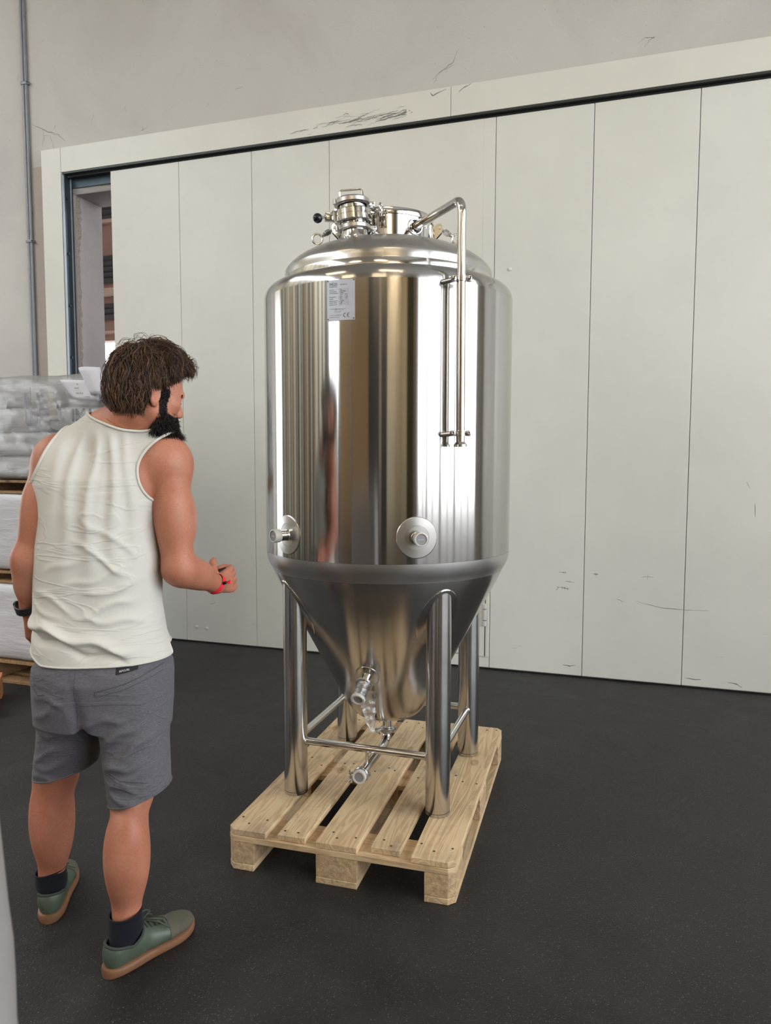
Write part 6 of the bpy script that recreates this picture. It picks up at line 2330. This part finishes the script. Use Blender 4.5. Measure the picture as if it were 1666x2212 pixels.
obj('buckle', mb, M_darkmetal, watch)
rdir = (Vector(WRR) - Vector(ELR)).normalized()
rc_ = Vector(WRR) - rdir * 0.006
MR = frame(rc_, rdir + Vector((0.25, 0.0, -0.35)), Vector((0, 0, 1)))
mb = MB(); mb.lathe([(0.0325, -0.0065), (0.0335, -0.006), (0.0335, 0.006), (0.0325, 0.0065), (0.0318, 0.0), (0.0325, -0.0065)], MR, 40)
M_red = plain('red_fabric_band', srgb(236, 36, 58), 0.6, var=0.04)
band = obj('wristband', mb, M_red, man)
band['label'] = 'red fabric festival wristband'
k0 = MR @ Vector((0.006, -0.034, 0.0)) if (MR @ Vector((0.006, -0.034, 0))).y < (MR @ Vector((0.006, 0.034, 0))).y else MR @ Vector((0.006, 0.034, 0))
mb = MB(); mb.cyl(k0 + Vector((-0.004, -0.002, -0.001)), k0 + Vector((0.008, -0.002, 0.003)), 0.0048, 12, 0.001)
obj('band_slider', mb, M_black, band)
mb = MB()
fanv = []
for j in range(5):
    for i in range(5):
        a = j / 4; b2 = (i / 4 - 0.5) * 2
        fanv.append(k0 + Vector((0.008 + 0.013 * a, -0.003 + 0.002 * cos(b2 * 2), 0.003 + 0.002 * a + b2 * (0.003 + 0.0035 * a))))
mb.add(fanv, [(j * 5 + i, j * 5 + i + 1, (j + 1) * 5 + i + 1, (j + 1) * 5 + i) for j in range(4) for i in range(4)])
o = obj('band_tail', mb, M_red, band)
sm = o.modifiers.new('thickness', 'SOLIDIFY'); sm.thickness = 0.002

# --- phone (held, a thing of its own)
ph = thing('phone', (-0.570, 2.350, 1.060), 'black phone held up in the bearded man\'s hand with the red wristband', 'phone')
px_ = Vector((-0.93, 0.32, 0.02)).normalized()
pz_ = Vector((-0.10, -0.35, 0.93)); pz_ = (pz_ - px_ * pz_.dot(px_)).normalized()
py_ = pz_.cross(px_)
PMx = Matrix((px_, py_, pz_)).transposed().to_4x4(); PMx.translation = Vector((-0.584, 2.349, 1.053))
mb = MB(); mb.box((0, 0, 0), (0.148, 0.070, 0.0085), PMx, 0.003)
obj('case', mb, plain('phone_case', srgb(20, 21, 26), 0.4), ph)
mb = MB(); mb.box((0, 0, 0.0043), (0.140, 0.063, 0.0006), PMx, 0.0)
obj('screen', mb, plain('phone_glass', srgb(10, 10, 14), 0.08), ph)

# --- socks and shoes
M_shoe = plain('green_leather', srgb(78, 89, 75), 0.42, var=0.12, scale=12, bump=0.08, bscale=90)
M_suede = plain('worn_suede', srgb(92, 88, 76), 0.9, var=0.15, scale=18)
M_gum = plain('gum_sole', srgb(126, 88, 62), 0.6, var=0.12, scale=10)
M_lace = plain('green_lace', srgb(70, 78, 66), 0.85)
M_lining = plain('shoe_lining', srgb(58, 66, 60), 0.9)

def make_shoe(heel, toe, ank, label):
    heel, toe = Vector(heel), Vector(toe)
    d = (toe - heel).normalized()
    L = (toe - heel).length
    r = Vector((d.y, -d.x, 0))
    M = Matrix((d, -r, Vector((0, 0, 1)))).transposed().to_4x4()
    M.translation = heel
    A3 = np.array([[d.x, d.y, 0], [-r.x, -r.y, 0], [0, 0, 1.0]])
    W_ = lambda x, y, z: np.array(M @ Vector((x, y, z)))
    # outline: half widths along the length
    xs = [0.0, 0.012, 0.04, 0.09, 0.14, 0.19, 0.23, 0.265, 0.288, 0.298, 0.30]
    wi = [0.0, 0.026, 0.038, 0.041, 0.040, 0.047, 0.050, 0.045, 0.031, 0.015, 0.0]
    sc_ = L / 0.30
    outl = [(x * sc_, w_) for x, w_ in zip(xs, wi)] + [(x * sc_, -w_) for x, w_ in zip(xs[-2:0:-1], wi[-2:0:-1])]
    outl = [tuple(q) for q in smooth_path(np.repeat(np.array(outl), 3, 0), 4)]
    mb = MB()
    n = len(outl)
    lev = [(0.90, 0.0), (0.98, 0.003), (1.02, 0.008), (1.03, 0.016), (1.01, 0.023), (0.9, 0.026)]
    vs = []
    for q, z in lev:
        for x, y in outl:
            cx = 0.15 * sc_
            vs.append(M @ Vector((cx + (x - cx) * (0.97 + 0.03 * q), y * q, z + (0.012 * max(0, (x / sc_ - 0.22) / 0.08) ** 2 if True else 0))))
    fs = [tuple(range(n))[::-1], tuple((len(lev) - 1) * n + k for k in range(n))]
    for i in range(len(lev) - 1):
        for k in range(n):
            k2 = (k + 1) % n
            fs.append((i * n + k, i * n + k2, (i + 1) * n + k2, (i + 1) * n + k))
    mb.add(vs, fs)
    sole = obj('sole', mb, M_gum, man, angle=50)
    sole['label'] = label[1]
    # upper
    mid = W_(0.15 * sc_, 0, 0.05)
    U = Field(mid - 0.2, mid + 0.2, 0.0034)
    U.cap(W_(0.042, 0, 0.048), W_(0.10, 0, 0.046), (0.034, 0.040), (0.034, 0.036), 0.02, side=tuple(-r))
    U.cap(W_(0.042, 0, 0.072), W_(0.09, 0, 0.074), (0.032, 0.026), (0.031, 0.026), 0.02, side=tuple(-r))
    U.cap(W_(0.10 * sc_, 0, 0.068), W_(0.20 * sc_, 0, 0.046), (0.031, 0.034), (0.040, 0.024), 0.03, side=tuple(-r))
    U.cap(W_(0.15 * sc_, 0, 0.040), W_(0.24 * sc_, 0, 0.038), (0.038, 0.026), (0.041, 0.020), 0.02, side=tuple(-r))
    U.ell(W_(0.252 * sc_, 0, 0.038), (0.044, 0.040, 0.021), 0.015, A3)
    U.cap(W_(0.058, 0, 0.10), W_(0.082, 0, 0.11), (0.026, 0.042), (0.025, 0.045), 0.006, side=tuple(-r), sub=True)
    P, F = U.mesh()
    P = relax(P, F, 2, 0.5)
    T3 = tris(F)
    loc = (P - np.array(heel)) @ A3.T
    P, T3 = clip(P, T3, loc[:, 2] - 0.02)
    loc = (P - np.array(heel)) @ A3.T
    sl = np.interp(loc[:, 0], [0, 0.03, 0.075, 0.105, 0.13, 0.3], [0.088, 0.082, 0.070, 0.086, 0.105, 0.12])
    P, T3 = clip(P, T3, sl - loc[:, 2])
    up = np_obj('shoe', P, T3, M_shoe, man)
    up['label'] = label[0]
    # suede toe cap
    loc = (P - np.array(heel)) @ A3.T
    bound = 0.205 * sc_ - 0.5 * np.abs(loc[:, 1]) ** 1.2 + 0.0
    P2, T2 = clip(P, T3, loc[:, 0] - bound)
    cc = np.array(W_(0.22 * sc_, 0, 0.03))
    P2 = P2 + (P2 - cc) / np.linalg.norm(P2 - cc, axis=1, keepdims=True) * 0.0014
    np_obj('toe_cap', P2, T2, M_suede, up)
    tree = BVHTree.FromPolygons([tuple(v) for v in P], [tuple(int(i) for i in t) for t in T3])
    def top(x, y, off=0.003):
        h_, n_, i_, q_ = tree.ray_cast(M @ Vector((x * sc_, y, 0.2)), Vector((0, 0, -1)))
        return (h_ + Vector((0, 0, off))) if h_ else M @ Vector((x * sc_, y, 0.06))
    for k in range(5):
        x = 0.130 + 0.014 * k
        mb = MB(); mb.tube([top(x + 0.004, -0.022), top(x + 0.002, -0.010, 0.006), top(x, 0.0, 0.007), top(x - 0.002, 0.010, 0.006), top(x - 0.004, 0.022)], 0.0028, 6)
        obj('lace', mb, M_lace, up, angle=60)
    for sg in (-1, 1):
        c0 = top(0.128, 0.0, 0.008)
        loop = [c0, c0 + Vector(M.to_3x3() @ Vector((0.010, sg * 0.022, 0.008))), c0 + Vector(M.to_3x3() @ Vector((0.034, sg * 0.034, 0.000))), c0 + Vector(M.to_3x3() @ Vector((0.050, sg * 0.030, -0.012))), c0 + Vector(M.to_3x3() @ Vector((0.032, sg * 0.018, -0.002))), c0]
        Q = smooth_path(np.repeat(np.array(loop), 4, 0), 8, False)
        mb = MB(); mb.tube([tuple(q) for q in Q], 0.0024, 6)
        obj('lace', mb, M_lace, up, angle=60)
        tail = [c0, c0 + Vector(M.to_3x3() @ Vector((0.03, sg * 0.030, -0.008))), c0 + Vector(M.to_3x3() @ Vector((0.062, sg * 0.046, -0.036)))]
        mb = MB(); mb.tube(tail, 0.0024, 6)
        obj('lace', mb, M_lace, up, angle=60)
    # collar padding
    for lp in boundary_loops(T3):
        if P[lp][:, 2].mean() > 0.045 and len(lp) > 20:
            Q = smooth_path(P[lp], 8)
            mb = MB(); mb.tube([tuple(q) for q in Q[::2]], 0.0042, 8, closed=True)
            obj('collar', mb, M_lining, up, angle=60)
    # sock
    K = Field(mid - 0.16, mid + np.array([0.16, 0.16, 0.20]), 0.0036)
    a0 = W_(0.072, 0, 0.05)
    K.cap(W_(0.060, 0, 0.052), np.array(ank) + np.array([0, 0, 0.02]), 0.0315, 0.0430, 0.02)
    K.cap(np.array(ank) + np.array([0, 0, 0.02]), np.array(ank) + np.array([0, 0, 0.09]), 0.0430, 0.0450, 0.02)
    K.cap(W_(0.065, 0, 0.060), W_(0.13, 0, 0.058), 0.028, 0.020, 0.02)
    P, F = K.mesh(); T3 = tris(relax(P, F, 1) is None or F)
    return P, T3
def finish_sock(P, T3, ztop, tilt, cx):
    P, T3 = clip(P, T3, ztop + tilt * (P[:, 0] - cx) - P[:, 2])
    o = np_obj('sock', P, T3, M_sock, man)
    for lp in boundary_loops(T3):
        if len(lp) > 30:
            Q = smooth_path(P[lp], 6)
            mb = MB(); mb.tube([tuple(q) for q in Q[::2]], 0.0030, 8, closed=True)
            obj('sock_cuff', mb, M_sock, o, angle=60)
P, T3 = make_shoe((-0.772, 1.893, 0), (-0.588, 2.125, 0), ANR, ('worn green leather trainer with grey toe cap', 'brown gum rubber sole'))
finish_sock(P, T3, 0.142, 0.12, -0.733)
P, T3 = make_shoe((-1.026, 2.122, 0), (-1.092, 2.410, 0), ANL, ('worn green leather trainer with grey toe cap', 'brown gum rubber sole'))
finish_sock(P, T3, 0.135, 0.20, -1.046)
